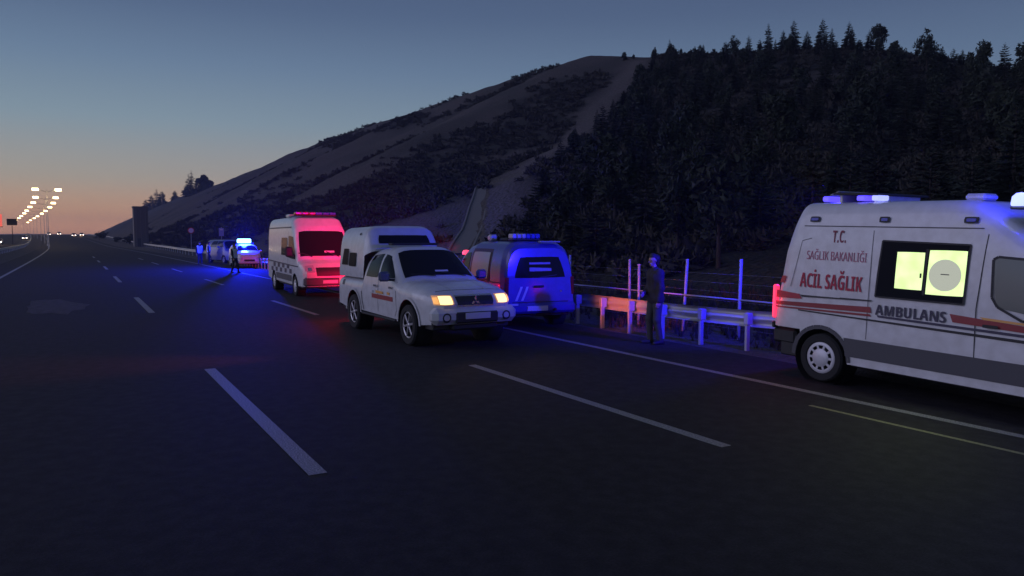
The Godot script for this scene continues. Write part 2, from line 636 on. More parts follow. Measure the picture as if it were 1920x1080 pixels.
func make_ground() -> void:
	var st := begin()
	quad(st, Vector3(-1300, -0.6, 120), Vector3(-1300, -0.6, -2000), Vector3(700, -0.6, -2000), Vector3(700, -0.6, 120))
	ground_piece("ground", done(st), M.verge)
	ground_piece("road", ribbon(-5.2, 8.8, 0.0, road_zs()), M.asphalt)
	ground_piece("hard_shoulder", ribbon(8.8, 10.35, 0.0, road_zs(), 6, shoulder_drop), M.asphalt)
	ground_piece("verge", ribbon(10.35, 15.6, -0.03, road_zs(), 6, func(x, z): return shoulder_drop(x, z) + 0.06 * hill_noise.get_noise_2d(x * 9.0, z * 9.0)), M.verge)
	ground_piece("median", ribbon(-11.0, -5.2, -0.03, road_zs(), 6, func(x, z): return 0.10 * hill_noise.get_noise_2d(x * 9.0, z * 9.0)), M.verge)
	ground_piece("opposite_road", ribbon(-25.0, -11.0, 0.0, road_zs()), M.asphalt)
	ground_piece("field", ribbon(-420.0, -25.0, -0.04, road_zs(), 8), M.verge)
	# painted lines
	for d in [[1.8, -12.7, -6.5, 0.165], [1.8, -29.4, -23.1, 0.165], [1.8, -46.1, -39.8, 0.165], [1.8, -62.8, -56.5, 0.165], [1.8, -79.5, -73.2, 0.165], [1.8, -96.2, -89.9, 0.165],
			[5.6, -10.9, -5.3, 0.14], [5.65, -25.6, -20.2, 0.14], [5.65, -40.6, -35.2, 0.14], [5.65, -55.6, -50.0, 0.14], [5.65, -71.0, -65.0, 0.14], [5.65, -86.0, -80.0, 0.14]]:
		var zs := []
		for k in 9: zs.append(lerpf(d[2], d[1], k / 8.0))
		ground_piece("lane_marking", ribbon(d[0] - d[3] / 2, d[0] + d[3] / 2, 0.004, zs), M.road_paint)
	var near := []
	for z in road_zs():
		if z > -700: near.append(z)
	ground_piece("edge_line", ribbon(8.52, 8.66, 0.004, near), M.road_paint)
	ground_piece("edge_line", ribbon(-3.55, -3.37, 0.004, near), M.road_paint)
	var zs2 := []
	for k in 20: zs2.append(-0.5 - 5.6 * k / 19.0)
	# irregular patch on the lane, paler than the asphalt around it
	var blotch := begin()
	blotch.set_smooth_group(-1)
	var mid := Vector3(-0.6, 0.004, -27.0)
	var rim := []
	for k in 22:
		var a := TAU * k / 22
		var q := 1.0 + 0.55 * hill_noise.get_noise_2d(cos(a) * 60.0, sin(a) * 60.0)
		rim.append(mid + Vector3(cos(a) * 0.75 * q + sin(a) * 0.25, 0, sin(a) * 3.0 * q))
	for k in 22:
		blotch.add_vertex(mid); blotch.add_vertex(rim[k]); blotch.add_vertex(rim[(k + 1) % 22])
	ground_piece("pale_blotch", done(blotch), M.verge)
	ground_piece("yellow_line", ribbon(7.86, 7.93, 0.004, zs2), M.dull_yellow)  # thin mottled yellowish strip just inside the edge line

# ------------------------------------------------------------------ the hill
const CREST := [[60, 4], [30, 8], [0, 13], [-46, 21], [-53, 23.4], [-68, 28.0], [-82, 31.0], [-100, 34.3], [-114, 37.0], [-131, 40.6], [-160, 41.7], [-262, 42.7], [-330, 43.3], [-411, 42], [-577, 40.8], [-787, 42.3], [-1050, 41.3], [-1557, 28], [-2316, 16]]

func crest(z: float) -> float:
	if z >= CREST[0][0]: return CREST[0][1]
	for i in CREST.size() - 1:
		if z >= CREST[i + 1][0]:
			return lerpf(CREST[i][1], CREST[i + 1][1], (z - CREST[i][0]) / float(CREST[i + 1][0] - CREST[i][0]))
	return CREST[-1][1]

func hill_y(x: float, z: float) -> float:
	var s := (x - 14.5) / 80.5
	if s <= 0: return -0.3 + rise(z) * 0.5
	var H := crest(z)
	var y := H * s if s < 1 else H * (1.0 - 0.0006 * (x - 95.0))
	var rough: float = clamp(s * 5.0, 0.0, 1.0) * (1.0 if s < 0.9 else 0.45)
	y += rough * (1.5 * hill_noise.get_noise_2d(x * 0.55, z * 0.9) + 0.7 * hill_noise.get_noise_2d(x * 2.2 + 90, z * 2.6))
	y += 0.9 * rough * sin(z * 0.09 + 3.0 * hill_noise.get_noise_2d(z * 0.4, 5.0)) * smoothstep(0.1, 0.5, s) * smoothstep(1.0, 0.7, s)
	return y + rise(z) * 0.5

# the bare spur that runs down the slope, as (x, z)
const SPUR := [[93.0, -113.0], [76.0, -99.0], [59.5, -85.0], [48.0, -74.0], [41.0, -69.0], [31.0, -56.0], [24.0, -46.0], [16.0, -36.0]]
func spur_z(x: float) -> float:
	for i in SPUR.size() - 1:
		if x >= SPUR[i + 1][0] or i == SPUR.size() - 2:
			return lerpf(SPUR[i][1], SPUR[i + 1][1], (x - SPUR[i][0]) / (SPUR[i + 1][0] - SPUR[i][0]))
	return -40.0

func blob(x: float, z: float, cx: float, cz: float, rx: float, rz: float) -> float:
	var d := Vector2((x - cx) / rx, (z - cz) / rz).length() + 0.55 * patch_noise.get_noise_2d(x * 2.2, z * 2.2)
	return smoothstep(1.1, 0.85, d)

func scrub_amount(x: float, z: float) -> float:   # 0 bare earth .. 1 dark scrub
	var n := patch_noise.get_noise_2d(x, z)
	var a := smoothstep(0.05, 0.40, n) * 0.75
	a = max(a, blob(x, z, 35.0, -82.0, 16.0, 22.0))
	a = max(a, blob(x, z, 57.0, -94.0, 10.0, 12.0))
	a = max(a, blob(x, z, 68.0, -104.0, 9.0, 11.0) * 0.8)
	a = max(a, blob(x, z, 78.0, -112.0, 7.0, 9.0) * 0.65)
	a = max(a, blob(x, z, 82.0, -150.0, 5.0, 10.0))
	a = max(a, blob(x, z, 76.0, -215.0, 6.0, 60.0) * 0.9)
	a = max(a, blob(x, z, 22.0, -150.0, 9.0, 70.0) * 0.7)
	var d := z - spur_z(x) + 5.0 * patch_noise.get_noise_2d(x * 1.7, z * 1.7 + 40)
	if d > -4.0 and d < 6.0: a *= smoothstep(3.5, 6.0, d) + smoothstep(-1.5, -4.0, d)
	if d > 4.0: a = max(a, smoothstep(4.0, 9.0, d) * (1.0 - 0.75 * blob(x, z, 72.0, -60.0, 16.0, 7.0)))
	return a

func make_hill() -> void:
	var zs := []
	var z := 60.0
	while z > -1700.0:
		zs.append(z)
		z -= 1.6 if z > -150 else (4.0 if z > -420 else (14.0 if z > -900 else 60.0))
	var xs := []
	var x := 13.0
	while x < 300.0:
		xs.append(x)
		x += 1.5 if x < 104 else 14.0
	var bare := Color(0.105, 0.086, 0.074)
	var grass := Color(0.068, 0.060, 0.048)
	var dark := Color(0.030, 0.029, 0.023)
	var track := Color(0.16, 0.135, 0.12)
	var st := begin()
	st.set_smooth_group(0)
	var idx := 0
	for i in zs.size():
		for j in xs.size():
			var px: float = xs[j]
			var pz: float = zs[i]
			var g := smoothstep(-0.25, 0.35, patch_noise.get_noise_2d(px * 2.5 + 300, pz * 2.5))
			var sd: float = absf(pz - spur_z(px))
			if sd < 5.0 and px < 95: g *= sd / 5.0
			var tr := 0.0
			if px < 94 and px > 17: tr = smoothstep(3.6, 1.2, absf(pz - spur_z(px) - 1.0 + 2.5 * patch_noise.get_noise_2d(px * 4.0, pz * 4.0)))
			st.set_color(bare.lerp(grass, g).lerp(dark, scrub_amount(px, pz)).lerp(track, tr * 0.9))
			st.add_vertex(Vector3(px, hill_y(px, pz), pz))
	var w := xs.size()
	for i in zs.size() - 1:
		for j in w - 1:
			var a := i * w + j
			st.add_index(a); st.add_index(a + w); st.add_index(a + w + 1)
			st.add_index(a); st.add_index(a + w + 1); st.add_index(a + 1)
	st.generate_normals()
	ground_piece("hill", st.commit(), M.hill)
	# concrete drainage chute down the foot of the slope
	var c := thing("drainage_chute", "pale concrete drainage chute running down the foot of the bare slope", "drain")
	var path := []
	for k in 16:
		var px := lerpf(38.6, 19.0, k / 15.0)
		var pz := lerpf(-70.9, -38.5, k / 15.0)
		path.append(Vector3(px, hill_y(px, pz) + 0.10, pz))
	var side := (path[-1] - path[0] as Vector3).cross(Vector3.UP).normalized()
	var sb := begin()
	sb.set_smooth_group(-1)
	for k in 15:
		var a: Vector3 = path[k]
		var b: Vector3 = path[k + 1]
		quad(sb, a - side * 0.6, b - side * 0.6, b + side * 0.6, a + side * 0.6)
	part(c, "channel_bed", done(sb), M.concrete)
	for s in [-1.0, 1.0]:
		var sw := begin()
		for k in 15:
			var a: Vector3 = path[k] + side * s * 0.68
			var b: Vector3 = path[k + 1] + side * s * 0.68
			var f := along(a, b)
			bevel_box(sw, Vector3(0.14, a.distance_to(b) * 1.02, 0.16), 0.02, Transform3D(Basis(side, f.basis.y, side.cross(f.basis.y)), (a + b) / 2))
		part(c, "channel_wall", done(sw), M.concrete)

# ------------------------------------------------------------------ plants
func conifer_crown(seed_: int, tall: float, spread: float) -> ArrayMesh:
	var r := RandomNumberGenerator.new()
	r.seed = seed_
	var st := begin()
	st.set_smooth_group(-1)
	var tiers := 17
	for t in tiers:
		var u := float(t) / (tiers - 1)
		var y := lerpf(0.13, 0.97, u) * tall
		var reach := spread * pow(1.0 - u, 0.8) * (0.8 + 0.4 * r.randf()) + 0.10
		var nb := int(lerpf(10, 5, u))
		for b in nb:
			var a := TAU * (b + r.randf() * 0.8) / nb + t * 1.3
			var l := reach * r.randf_range(0.62, 1.12)
			var dir := Vector3(cos(a), 0, sin(a))
			var sd := Vector3(-sin(a), 0, cos(a))
			var droop := lerpf(-0.32, 0.45, u) + r.randf_range(-0.1, 0.1)
			var base := Vector3(0, y, 0) + dir * 0.04
			for q in 4:   # sprays of needles along the branch
				var m := base + (dir + Vector3(0, droop, 0)) * l * (0.18 + 0.24 * q)
				var wd := l * 0.26 * (1.15 - 0.2 * q) + 0.05
				var tip := m + (dir * 1.0 + Vector3(0, droop + 0.12, 0)) * l * 0.36
				var tilt := Vector3(0, r.randf_range(-0.16, 0.16) * l, 0)
				st.add_vertex(m + sd * wd + tilt); st.add_vertex(tip); st.add_vertex(m - sd * wd - tilt)
				st.add_vertex(m + Vector3(0, wd * 0.6, 0)); st.add_vertex(tip); st.add_vertex(m - Vector3(0, wd * 0.5, 0))
	return done(st)

func leafy_crown(seed_: int, centre: Vector3, size: Vector3, count: int, leaf: float) -> ArrayMesh:
	var r := RandomNumberGenerator.new()
	r.seed = seed_
	var st := begin()
	st.set_smooth_group(-1)
	var clumps := []
	for k in 16:
		var d := Vector3(r.randfn(), r.randfn(), r.randfn()).normalized() * pow(r.randf(), 0.4)
		clumps.append([centre + d * size * 0.72, r.randf_range(0.22, 0.42)])
	for k in count:
		var cl: Array = clumps[r.randi() % clumps.size()]
		var d := Vector3(r.randfn(), r.randfn(), r.randfn()).normalized() * pow(r.randf(), 0.35)
		var p: Vector3 = cl[0] + d * size * cl[1]
		var a := Vector3(r.randfn(), r.randfn(), r.randfn()).normalized()
		var b := a.cross(Vector3(r.randfn(), r.randfn(), r.randfn())).normalized()
		var s := leaf * r.randf_range(0.6, 1.3)
		st.add_vertex(p - a * s); st.add_vertex(p + b * s * 0.6); st.add_vertex(p + a * s)
	return done(st)

func make_trees() -> void:
	var kinds := []
	for k in 5:
		var tall: float = [6.2, 7.4, 5.0, 6.6, 4.2][k]
		var spread: float = [1.5, 1.75, 1.7, 1.15, 1.7][k]
		kinds.append([conifer_crown(100 + k, tall, spread), lathe_mesh([Vector2(0.13, -0.8), Vector2(0.10, 0.2), Vector2(0.07, tall * 0.45), Vector2(0.02, tall * 0.93), Vector2(0, tall * 0.95)], 7), M.needles if k % 2 == 0 else M.needles_pale])
	for k in 3:
		var tall: float = [5.2, 4.4, 6.0][k]
		kinds.append([leafy_crown(200 + k, Vector3(0, tall * 0.56, 0), Vector3(tall * 0.30, tall * 0.44, tall * 0.30), 900, 0.30), lathe_mesh([Vector2(0.16, -0.8), Vector2(0.11, 0.4), Vector2(0.06, tall * 0.6), Vector2(0, tall * 0.8)], 7), M.leaves])
	var plant := func(k: int, x: float, z: float, s: float, label: String, group: String, dy := 0.0) -> void:
		var o := thing("conifer_tree" if k < 5 else "leafy_tree", label, "tree", group)
		part(o, "trunk", kinds[k][1], M.bark)
		part(o, "crown", kinds[k][0], kinds[k][2])
		o.position = Vector3(x, hill_y(x, z) + dy, z)
		o.rotation.y = rng.randf() * TAU
		o.scale = Vector3(s, s * rng.randf_range(0.9, 1.15), s)
	# the ones that stand against the sky on the hilltop: [x, z, kind, scale]
	for c in [[94, -82.0, 3, 1.0], [95, -80.0, 0, 0.85], [94, -77.2, 1, 0.95], [95, -75.6, 0, 0.8], [94, -72.2, 1, 0.95], [94.5, -71.0, 3, 0.8], [95, -68.6, 0, 0.95], [94, -67.4, 3, 0.8], [95, -65.4, 0, 0.85]]:
		plant.call(c[2], float(c[0]), c[1], c[3] * 0.66, "tall dark conifer in the clump standing highest on the hilltop", "conifers of the highest clump")
	for k in 44:
		var z := lerpf(-119.0, -40.0, k / 43.0) + rng.randf_range(-0.9, 0.9)
		if z > -84 and z < -64: continue
		if k % 2 == 0: plant.call([2, 4, 0, 4][k / 2 % 4], 95.0 + rng.randf_range(-2.5, 1.5), z, rng.randf_range(0.20, 0.36), "small dark conifer along the skyline of the wooded hill", "conifers along the skyline")
		else: plant.call(5 + k / 2 % 3, 95.0 + rng.randf_range(-2.5, 1.5), z, rng.randf_range(0.20, 0.34), "low rounded tree along the skyline of the wooded hill", "rounded trees along the skyline")
	# the wood on the slope
	var spots := []
	var tries := 0
	while spots.size() < 235 and tries < 20000:
		tries += 1
		var x := rng.randf_range(19.0, 93.0)
		var zlo := spur_z(x) + 6.5 + 4.0 * patch_noise.get_noise_2d(x * 3.0, 7.0)
		var zhi := -x * 0.46 + 6.0
		var z := rng.randf_range(zlo, zhi)
		if z > zhi or z < zlo: continue
		if blob(x, z, 72.0, -60.0, 15.0, 3.5) > 0.5: continue
		var ok := true
		for p in spots:
			if p.distance_squared_to(Vector2(x, z)) < 8.5: ok = false; break
		if ok: spots.append(Vector2(x, z))
	for p in spots:
		var kind := rng.randi() % 8
		if kind < 5: plant.call(kind, p.x, p.y, rng.randf_range(0.36, 0.66), "dark conifer in the dense wood covering the hillside", "conifers in the hillside wood")
		else: plant.call(kind, p.x, p.y, rng.randf_range(0.5, 0.95), "round-headed dark tree among the conifers of the hillside wood", "round-headed trees in the hillside wood")
	# down by the far end of the slope
	for c in [[72.0, -582.0, 3, 3.0], [72.5, -572.0, 3, 2.6], [76.0, -568.0, 4, 2.6]]:
		plant.call(c[2], c[0], c[1], c[3], "narrow dark conifer beside the round tree on the far slope", "conifers beside the round tree")
	for c in [[70.0, -860.0, 2, 3.4], [74.0, -850.0, 3, 3.2], [78.0, -840.0, 4, 3.4], [66.0, -880.0, 2, 2.6], [86.0, -800.0, 4, 2.2], [92.0, -760.0, 4, 2.4]]:
		plant.call(c[2], c[0], c[1], c[3], "small spiky conifer on the slope above the dark block", "conifers above the dark block")
	var rt := thing("round_tree", "round-headed dark tree alone on the far hillside skyline", "tree")
	rt.position = Vector3(80.0, hill_y(80.0, -560.0) - 4.0, -560.0)
	part(rt, "trunk", lathe_mesh([Vector2(0.7, -1.0), Vector2(0.45, 2.0), Vector2(0.25, 7.0), Vector2(0, 9.0)], 9), M.bark)
	part(rt, "crown", leafy_crown(7, Vector3(0, 10.0, 0), Vector3(7.4, 6.8, 7.4), 6000, 0.95), M.leaves)
	# bushes at the foot of the far slope
	var i := 0
	for b in [[16.0, -240.0, 2.4], [18.5, -250.0, 3.0], [14.5, -262.0, 2.0], [21.0, -246.0, 3.6], [12.0, -300.0, 2.4], [15.0, -320.0, 3.0]]:
		i += 1
		var o := thing("bush", "dark low bush at the roadside before the dark block", "bush", "roadside bushes by the dark block")
		o.position = Vector3(b[0] + bend(b[1]), rise(b[1]) - 0.1, b[1])
		part(o, "stem", lathe_mesh([Vector2(0.12, -0.2), Vector2(0.06, b[2] * 0.6), Vector2(0, b[2] * 0.7)], 6), M.bark)
		part(o, "crown", leafy_crown(40 + i, Vector3(0, b[2] * 0.55, 0), Vector3(b[2] * 0.9, b[2] * 0.55, b[2] * 0.9), 500, 0.28), M.leaves)
	# low scrub on the open slope: a mass nobody could count
	var mm := MultiMesh.new()
	mm.transform_format = MultiMesh.TRANSFORM_3D
	mm.mesh = leafy_crown(77, Vector3(0, 0.35, 0), Vector3(0.8, 0.45, 0.8), 60, 0.22)
	var tf := []
	tries = 0
	while tf.size() < 9000 and tries < 120000:
		tries += 1
		var x := rng.randf_range(15.5, 99.0)
		var z := -20.0 - 330.0 * pow(rng.randf(), 1.3)
		if z > -x * 0.40 + 4.0: continue
		if rng.randf() > scrub_amount(x, z): continue
		var s := rng.randf_range(0.5, 1.5)
		tf.append(Transform3D(Basis(Vector3.UP, rng.randf() * TAU).scaled(Vector3(s, s * rng.randf_range(0.6, 1.2), s)), Vector3(x, hill_y(x, z) - 0.05, z)))
	mm.instance_count = tf.size()
	for k in tf.size(): mm.set_instance_transform(k, tf[k])
	var mi := MultiMeshInstance3D.new()
	mi.name = "scrub"
	mi.multimesh = mm
	mi.material_override = M.scrub
	add_child(mi)
	tag(mi, "low dark scrub scattered over the hillside", "scrub", "", "stuff")
	# grass tufts on the verge behind the rail
	var gm := MultiMesh.new()
	gm.transform_format = MultiMesh.TRANSFORM_3D
	var gs := begin()
	gs.set_smooth_group(-1)
	for k in 14:
		var a := rng.randf() * TAU
		var p := Vector3(cos(a), 0, sin(a)) * rng.randf() * 0.08
		var tip := p + Vector3(rng.randf_range(-0.12, 0.12), rng.randf_range(0.12, 0.32), rng.randf_range(-0.12, 0.12))
		var sd := Vector3(-sin(a), 0, cos(a)) * 0.012
		gs.add_vertex(p - sd); gs.add_vertex(tip); gs.add_vertex(p + sd)
	gm.mesh = done(gs)
	var gt := []
	for k in 5200:
		var x := rng.randf_range(11.0, 17.0)
		var z := -6.0 - 70.0 * pow(rng.randf(), 1.5)
		if rng.randf() > smoothstep(10.8, 12.4, x): continue
		var s := rng.randf_range(0.5, 1.4)
		gt.append(Transform3D(Basis(Vector3.UP, rng.randf() * TAU).scaled(Vector3.ONE * s), Vector3(x, max(-0.05, hill_y(x, z)), z)))
	gm.instance_count = gt.size()
	for k in gt.size(): gm.set_instance_transform(k, gt[k])
	var gi := MultiMeshInstance3D.new()
	gi.name = "dry_grass"
	gi.multimesh = gm
	gi.material_override = M.scrub
	add_child(gi)
	tag(gi, "dry grass tufts on the verge behind the guardrail", "grass", "", "stuff")

# ------------------------------------------------------------------ roadside furniture
func rail_beam(path: Array, face: float) -> ArrayMesh:   # W-section beam swept along the path; face: which side of the path it bulges to
	var prof := V([0.0, 0.44, 0.05, 0.455, 0.075, 0.49, 0.075, 0.53, 0.03, 0.565, 0.02, 0.595, 0.03, 0.625, 0.075, 0.66, 0.075, 0.70, 0.05, 0.735, 0.0, 0.75])
	var st := begin()
	st.set_smooth_group(0)
	for i in path.size() - 1:
		var a: Vector3 = path[i]
		var b: Vector3 = path[i + 1]
		var a0: Vector3 = path[max(0, i - 1)]
		var b1: Vector3 = path[min(path.size() - 1, i + 2)]
		var na := (b - a0).cross(Vector3.UP).normalized() * face
		var nb := (b1 - a).cross(Vector3.UP).normalized() * face
		for k in prof.size() - 1:
			var p: Vector2 = prof[k]
			var q: Vector2 = prof[k + 1]
			quad(st, a + na * p.x + Vector3.UP * p.y, b + nb * p.x + Vector3.UP * p.y, b + nb * q.x + Vector3.UP * q.y, a + na * q.x + Vector3.UP * q.y)
			var e := 0.004   # the sheet has a thickness
			quad(st, a + na * (q.x - e) + Vector3.UP * q.y, b + nb * (q.x - e) + Vector3.UP * q.y, b + nb * (p.x - e) + Vector3.UP * p.y, a + na * (p.x - e) + Vector3.UP * p.y)
	return done(st)

func guardrail(label: String, pts: Array, every: float, face: float, posts := true) -> Node3D:
	var g := thing("guardrail", label, "guardrail")
	var path := []
	for i in pts.size() - 1:
		var a: Vector3 = pts[i]
		var b: Vector3 = pts[i + 1]
		var n := int(max(1.0, a.distance_to(b) / 2.0))
		for k in n: path.append(a.lerp(b, float(k) / n))
	path.append(pts[-1])
	part(g, "rail", rail_beam(path, face), M.galv)
	if not posts: return g
	var total := 0.0
	var next := 0.35
	var pm := begin()
	bevel_box(pm, Vector3(0.10, 0.95, 0.055), 0.008, Transform3D(Basis.IDENTITY, Vector3(0, 0.24, 0)))
	bevel_box(pm, Vector3(0.16, 0.22, 0.10), 0.01, Transform3D(Basis.IDENTITY, Vector3(0.02, 0.60, 0)))
	var pmesh := done(pm)
	for i in path.size() - 1:
		var a: Vector3 = path[i]
		var b: Vector3 = path[i + 1]
		var l := a.distance_to(b)
		while next < total + l:
			var p := a.lerp(b, (next - total) / l)
			var nn := (b - a).cross(Vector3.UP).normalized() * face
			var o := part(g, "post", pmesh, M.galv, p - nn * 0.09)
			o.rotation.y = atan2(-nn.z, nn.x)
			next += every
		total += l
	return g

func make_roadside() -> void:
	var pts := []
	for q in [[11.25, -60.0], [11.0, -30.0], [10.85, -16.0], [10.75, -13.0], [10.76, -11.3], [10.98, -9.8], [11.7, -7.8], [12.1, -5.0], [12.2, 4.0]]:
		pts.append(Vector3(q[0], -0.02 + shoulder_drop(q[0], q[1]), q[1]))
	guardrail("galvanised guardrail beside the standing man and the near ambulance", pts, 1.06, -1.0)
	var far := []
	for q in [[11.6, -64.0], [12.2, -102.0], [13.6, -138.0], [15.2, -191.0], [16.0, -260.0], [15.5, -330.0], [13.0, -420.0]]:
		far.append(Vector3(q[0] + bend(q[1]) * 0.7, rise(q[1]), q[1]))
	guardrail("long pale guardrail curving away beyond the police vehicles", far, 4.0, -1.0)
	var med := []
	for k in 24:
		var z := -45.0 - 19.0 * k
		med.append(Vector3(-8.1 + bend(z), rise(z), z))
	guardrail("median guardrail along the far strip between the carriageways", med, 4.0, 1.0)
	# wire fence behind the rail
	var f := thing("wire_fence", "pale-posted wire fence standing behind the guardrail", "fence")
	var prev := Vector3.ZERO
	for k in 9:
		var z := [-25.6, -22.9, -20.0, -17.3, -14.68, -12.77, -11.09, -9.2, -7.2][k] as float
		var x := 12.0
		var y0 := -0.08
		var tall: float = [1.55, 1.6, 1.55, 1.6, 1.55, 1.60, 1.64, 1.6, 1.6][k]
		var lean := [0.0, 0.02, -0.01, 0.0, 0.0, 0.09, 0.03, 0.0, 0.0][k] as float
		var st := begin()
		tube(st, Vector3(x, y0 - 0.2, z), Vector3(x + lean * 0.5, tall, z + lean), 0.034, 0.034, 10)
		tube(st, Vector3(x + lean * 0.5, tall, z + lean), Vector3(x + lean * 0.5, tall + 0.02, z + lean), 0.040, 0.028, 10)
		part(f, "post", done(st), M.post)
		var here := Vector3(x, 0, z)
		if k > 0:
			for wv in 7:
				var y := 0.18 + wv * 0.19
				part(f, "wire", tube_mesh(prev + Vector3(0, y, 0), here + Vector3(0, y, 0), 0.0016, 0.0016, 4), M.galv)
			part(f, "rail", tube_mesh(prev + Vector3(0, 0.80, 0), here + Vector3(0, 0.80, 0), 0.018, 0.018, 8), M.post)
		prev = here
	var brace := thing("fence_stay", "short pale steel stake between fence post and standing man", "stake")
	part(brace, "shaft", tube_mesh(Vector3(12.0, -0.2, -14.32), Vector3(12.0, 1.42, -14.32), 0.035, 0.035, 10), M.post)
	part(brace, "cap", lathe_mesh([Vector2(0.035, 0), Vector2(0.045, 0.005), Vector2(0.045, 0.03), Vector2(0, 0.04)], 12, Transform3D(Basis.IDENTITY, Vector3(12.0, 1.42, -14.32))), M.post)
	# traffic signs past the police vehicles
	var s1 := thing("round_sign", "small round red-rimmed traffic sign above the officers at the roadside", "sign")
	s1.position = Vector3(13.7, 0, -110.0)
	part(s1, "post", tube_mesh(Vector3(0, -0.3, -0.05), Vector3(0, 3.5, -0.05), 0.045, 0.045), M.post)
	var fz := Transform3D(Basis(Vector3.RIGHT, Vector3(0, 0, 1), Vector3(0, -1, 0)), Vector3(0, 3.1, 0))
	part(s1, "rim", lathe_mesh([Vector2(0.42, -0.02), Vector2(0.42, 0.02), Vector2(0.32, 0.02)], 24, fz), M.sign_red)
	part(s1, "face", lathe_mesh([Vector2(0.33, 0.016), Vector2(0, 0.016)], 24, fz), M.sign_white)
	var s2 := thing("blue_sign", "tall pale blue traffic sign panel beside the flashing police vehicle", "sign")
	s2.position = Vector3(17.6, hill_y(17.6, -110.0), -110.0)
	part(s2, "post", tube_mesh(Vector3(0, -0.3, -0.05), Vector3(0, 2.2, -0.05), 0.05, 0.05), M.post)
	part(s2, "panel", box_mesh(Vector3(0.66, 1.1, 0.03), 0.008, Transform3D(Basis.IDENTITY, Vector3(0, 1.5, 0))), M.sign_blue)
	part(s2, "legend", box_mesh(Vector3(0.40, 0.22, 0.006), 0.002, Transform3D(Basis.IDENTITY, Vector3(0, 1.85, 0.02))), M.sign_white)
	# the dark flat-topped block at the end of the slope
	var b := thing("block_tower", "tall dark flat-topped concrete block at the end of the slope", "tower")
	b.position = Vector3(14.4 + bend(-200.0) + 0.9, 0, -200.0)
	part(b, "wall", box_mesh(Vector3(3.1, 9.8, 3.4), 0.05, Transform3D(Basis.IDENTITY, Vector3(0, 4.6, 0))), M.dark_block)
	part(b, "parapet", box_mesh(Vector3(3.35, 0.35, 3.65), 0.04, Transform3D(Basis.IDENTITY, Vector3(0, 9.4, 0))), M.dark_block)
	for k in 3:
		part(b, "pilaster", box_mesh(Vector3(0.16, 8.6, 0.10), 0.02, Transform3D(Basis.IDENTITY, Vector3(-1.0 + k, 4.5, 1.76))), M.concrete)
	part(b, "door", box_mesh(Vector3(0.7, 2.0, 0.05), 0.01, Transform3D(Basis.IDENTITY, Vector3(-0.5, 1.0, 1.73))), M.band)
	# street lights: twin-armed poles on the median
	var first: Node3D = null
	var arms := [2.0, 2.1, 2.4, 2.7, 2.9, 3.0, 3.1, 3.2, 3.4, 3.4]
	var k2 := 0
	for q in [[-4.6, -180.6], [-5.8, -216.3], [-7.3, -249.4], [-9.3, -284.2], [-11.8, -323.8], [-14.2, -359.6], [-17.4, -404.3], [-20.4, -446.0], [-24.5, -500.0], [-29.0, -570.0]]:
		var l := thing("street_light", "twin-armed street light lit on the median of the distant bend", "street light", "twin-armed street lights on the bend")
		var g := rise(q[1]) * 0.35
		l.position = Vector3(q[0], g - 0.05, q[1])
		var top := 12.0 - g
		part(l, "pole", lathe_mesh([Vector2(0.16, 0), Vector2(0.15, 0.4), Vector2(0.07, 0.45), Vector2(0.04, top), Vector2(0, top + 0.05)], 10), M.galv)
		for s in [-1.0, 1.0]:
			var e: float = arms[k2] * s
			part(l, "arm", tube_mesh(Vector3(0, top - 0.5, 0), Vector3(e * 0.9, top + 0.05, 0), 0.05, 0.04), M.galv)
			var head := part(l, "lamp_head", box_mesh(Vector3(0.95, 0.14, 0.4), 0.04, Transform3D(Basis.IDENTITY, Vector3(e, top + 0.12, 0))), M.galv)
			part(head, "lamp_lens", box_mesh(Vector3(1.15, 0.48, 0.6), 0.06, Transform3D(Basis.IDENTITY, Vector3(e, top, 0))), M.street_glow)
			omni(l, Vector3(e, top - 0.25, 0), Color(1.0, 0.86, 0.6), 12.0, 0.3)
		k2 += 1
	# signs and lights far down the opposite carriageway
	var rs := thing("lit_sign", "glowing red sign board on a post far down the opposite carriageway", "sign")
	rs.position = Vector3(-17.6, 0.0, -238.0)
	part(rs, "post", tube_mesh(Vector3(0, -0.5, 0), Vector3(0, 5.2, 0), 0.12, 0.10), M.sign_back)
	part(rs, "sign_panel", box_mesh(Vector3(2.5, 3.2, 0.25), 0.05, Transform3D(Basis.IDENTITY, Vector3(0, 6.7, 0))), M.red_glow)
	part(rs, "frame", box_mesh(Vector3(2.8, 0.16, 0.32), 0.03, Transform3D(Basis.IDENTITY, Vector3(0, 5.0, 0))), M.sign_back)
	var ds := thing("dark_sign", "dark rectangular sign back on a post beside the red sign", "sign")
	ds.position = Vector3(-14.2, 0.0, -238.0)
	part(ds, "post", tube_mesh(Vector3(0, -0.5, 0), Vector3(0, 5.6, 0), 0.10, 0.08), M.sign_back)
	part(ds, "panel", box_mesh(Vector3(2.3, 1.7, 0.12), 0.03, Transform3D(Basis.IDENTITY, Vector3(0, 6.3, 0))), M.sign_back)

# ------------------------------------------------------------------ vehicles
func van_hull(lo: float, roof_y: float) -> Hull:
	var h := Hull.new()
	h.n = 9.0
	h.mid = 0.75
	h.belt = 1.15
	h.tum = 0.045
	return h

func light_bar(parent: Node3D, at: Vector3, size: Vector3, lens_a: Material, lens_b: Material, called := "light_bar") -> void:
	var o := part(parent, called, box_mesh(Vector3(size.x, size.y * 0.3, size.z), 0.015), M.trim, at)
	var n := 6
	for k in n:
		var w := size.z / n
		part(o, "beacon_lens", box_mesh(Vector3(size.x * 0.86, size.y * 0.66, w * 0.94), 0.02), lens_a if k < n / 2 else lens_b, Vector3(0, size.y * 0.47, -size.z / 2 + w * (k + 0.5)))

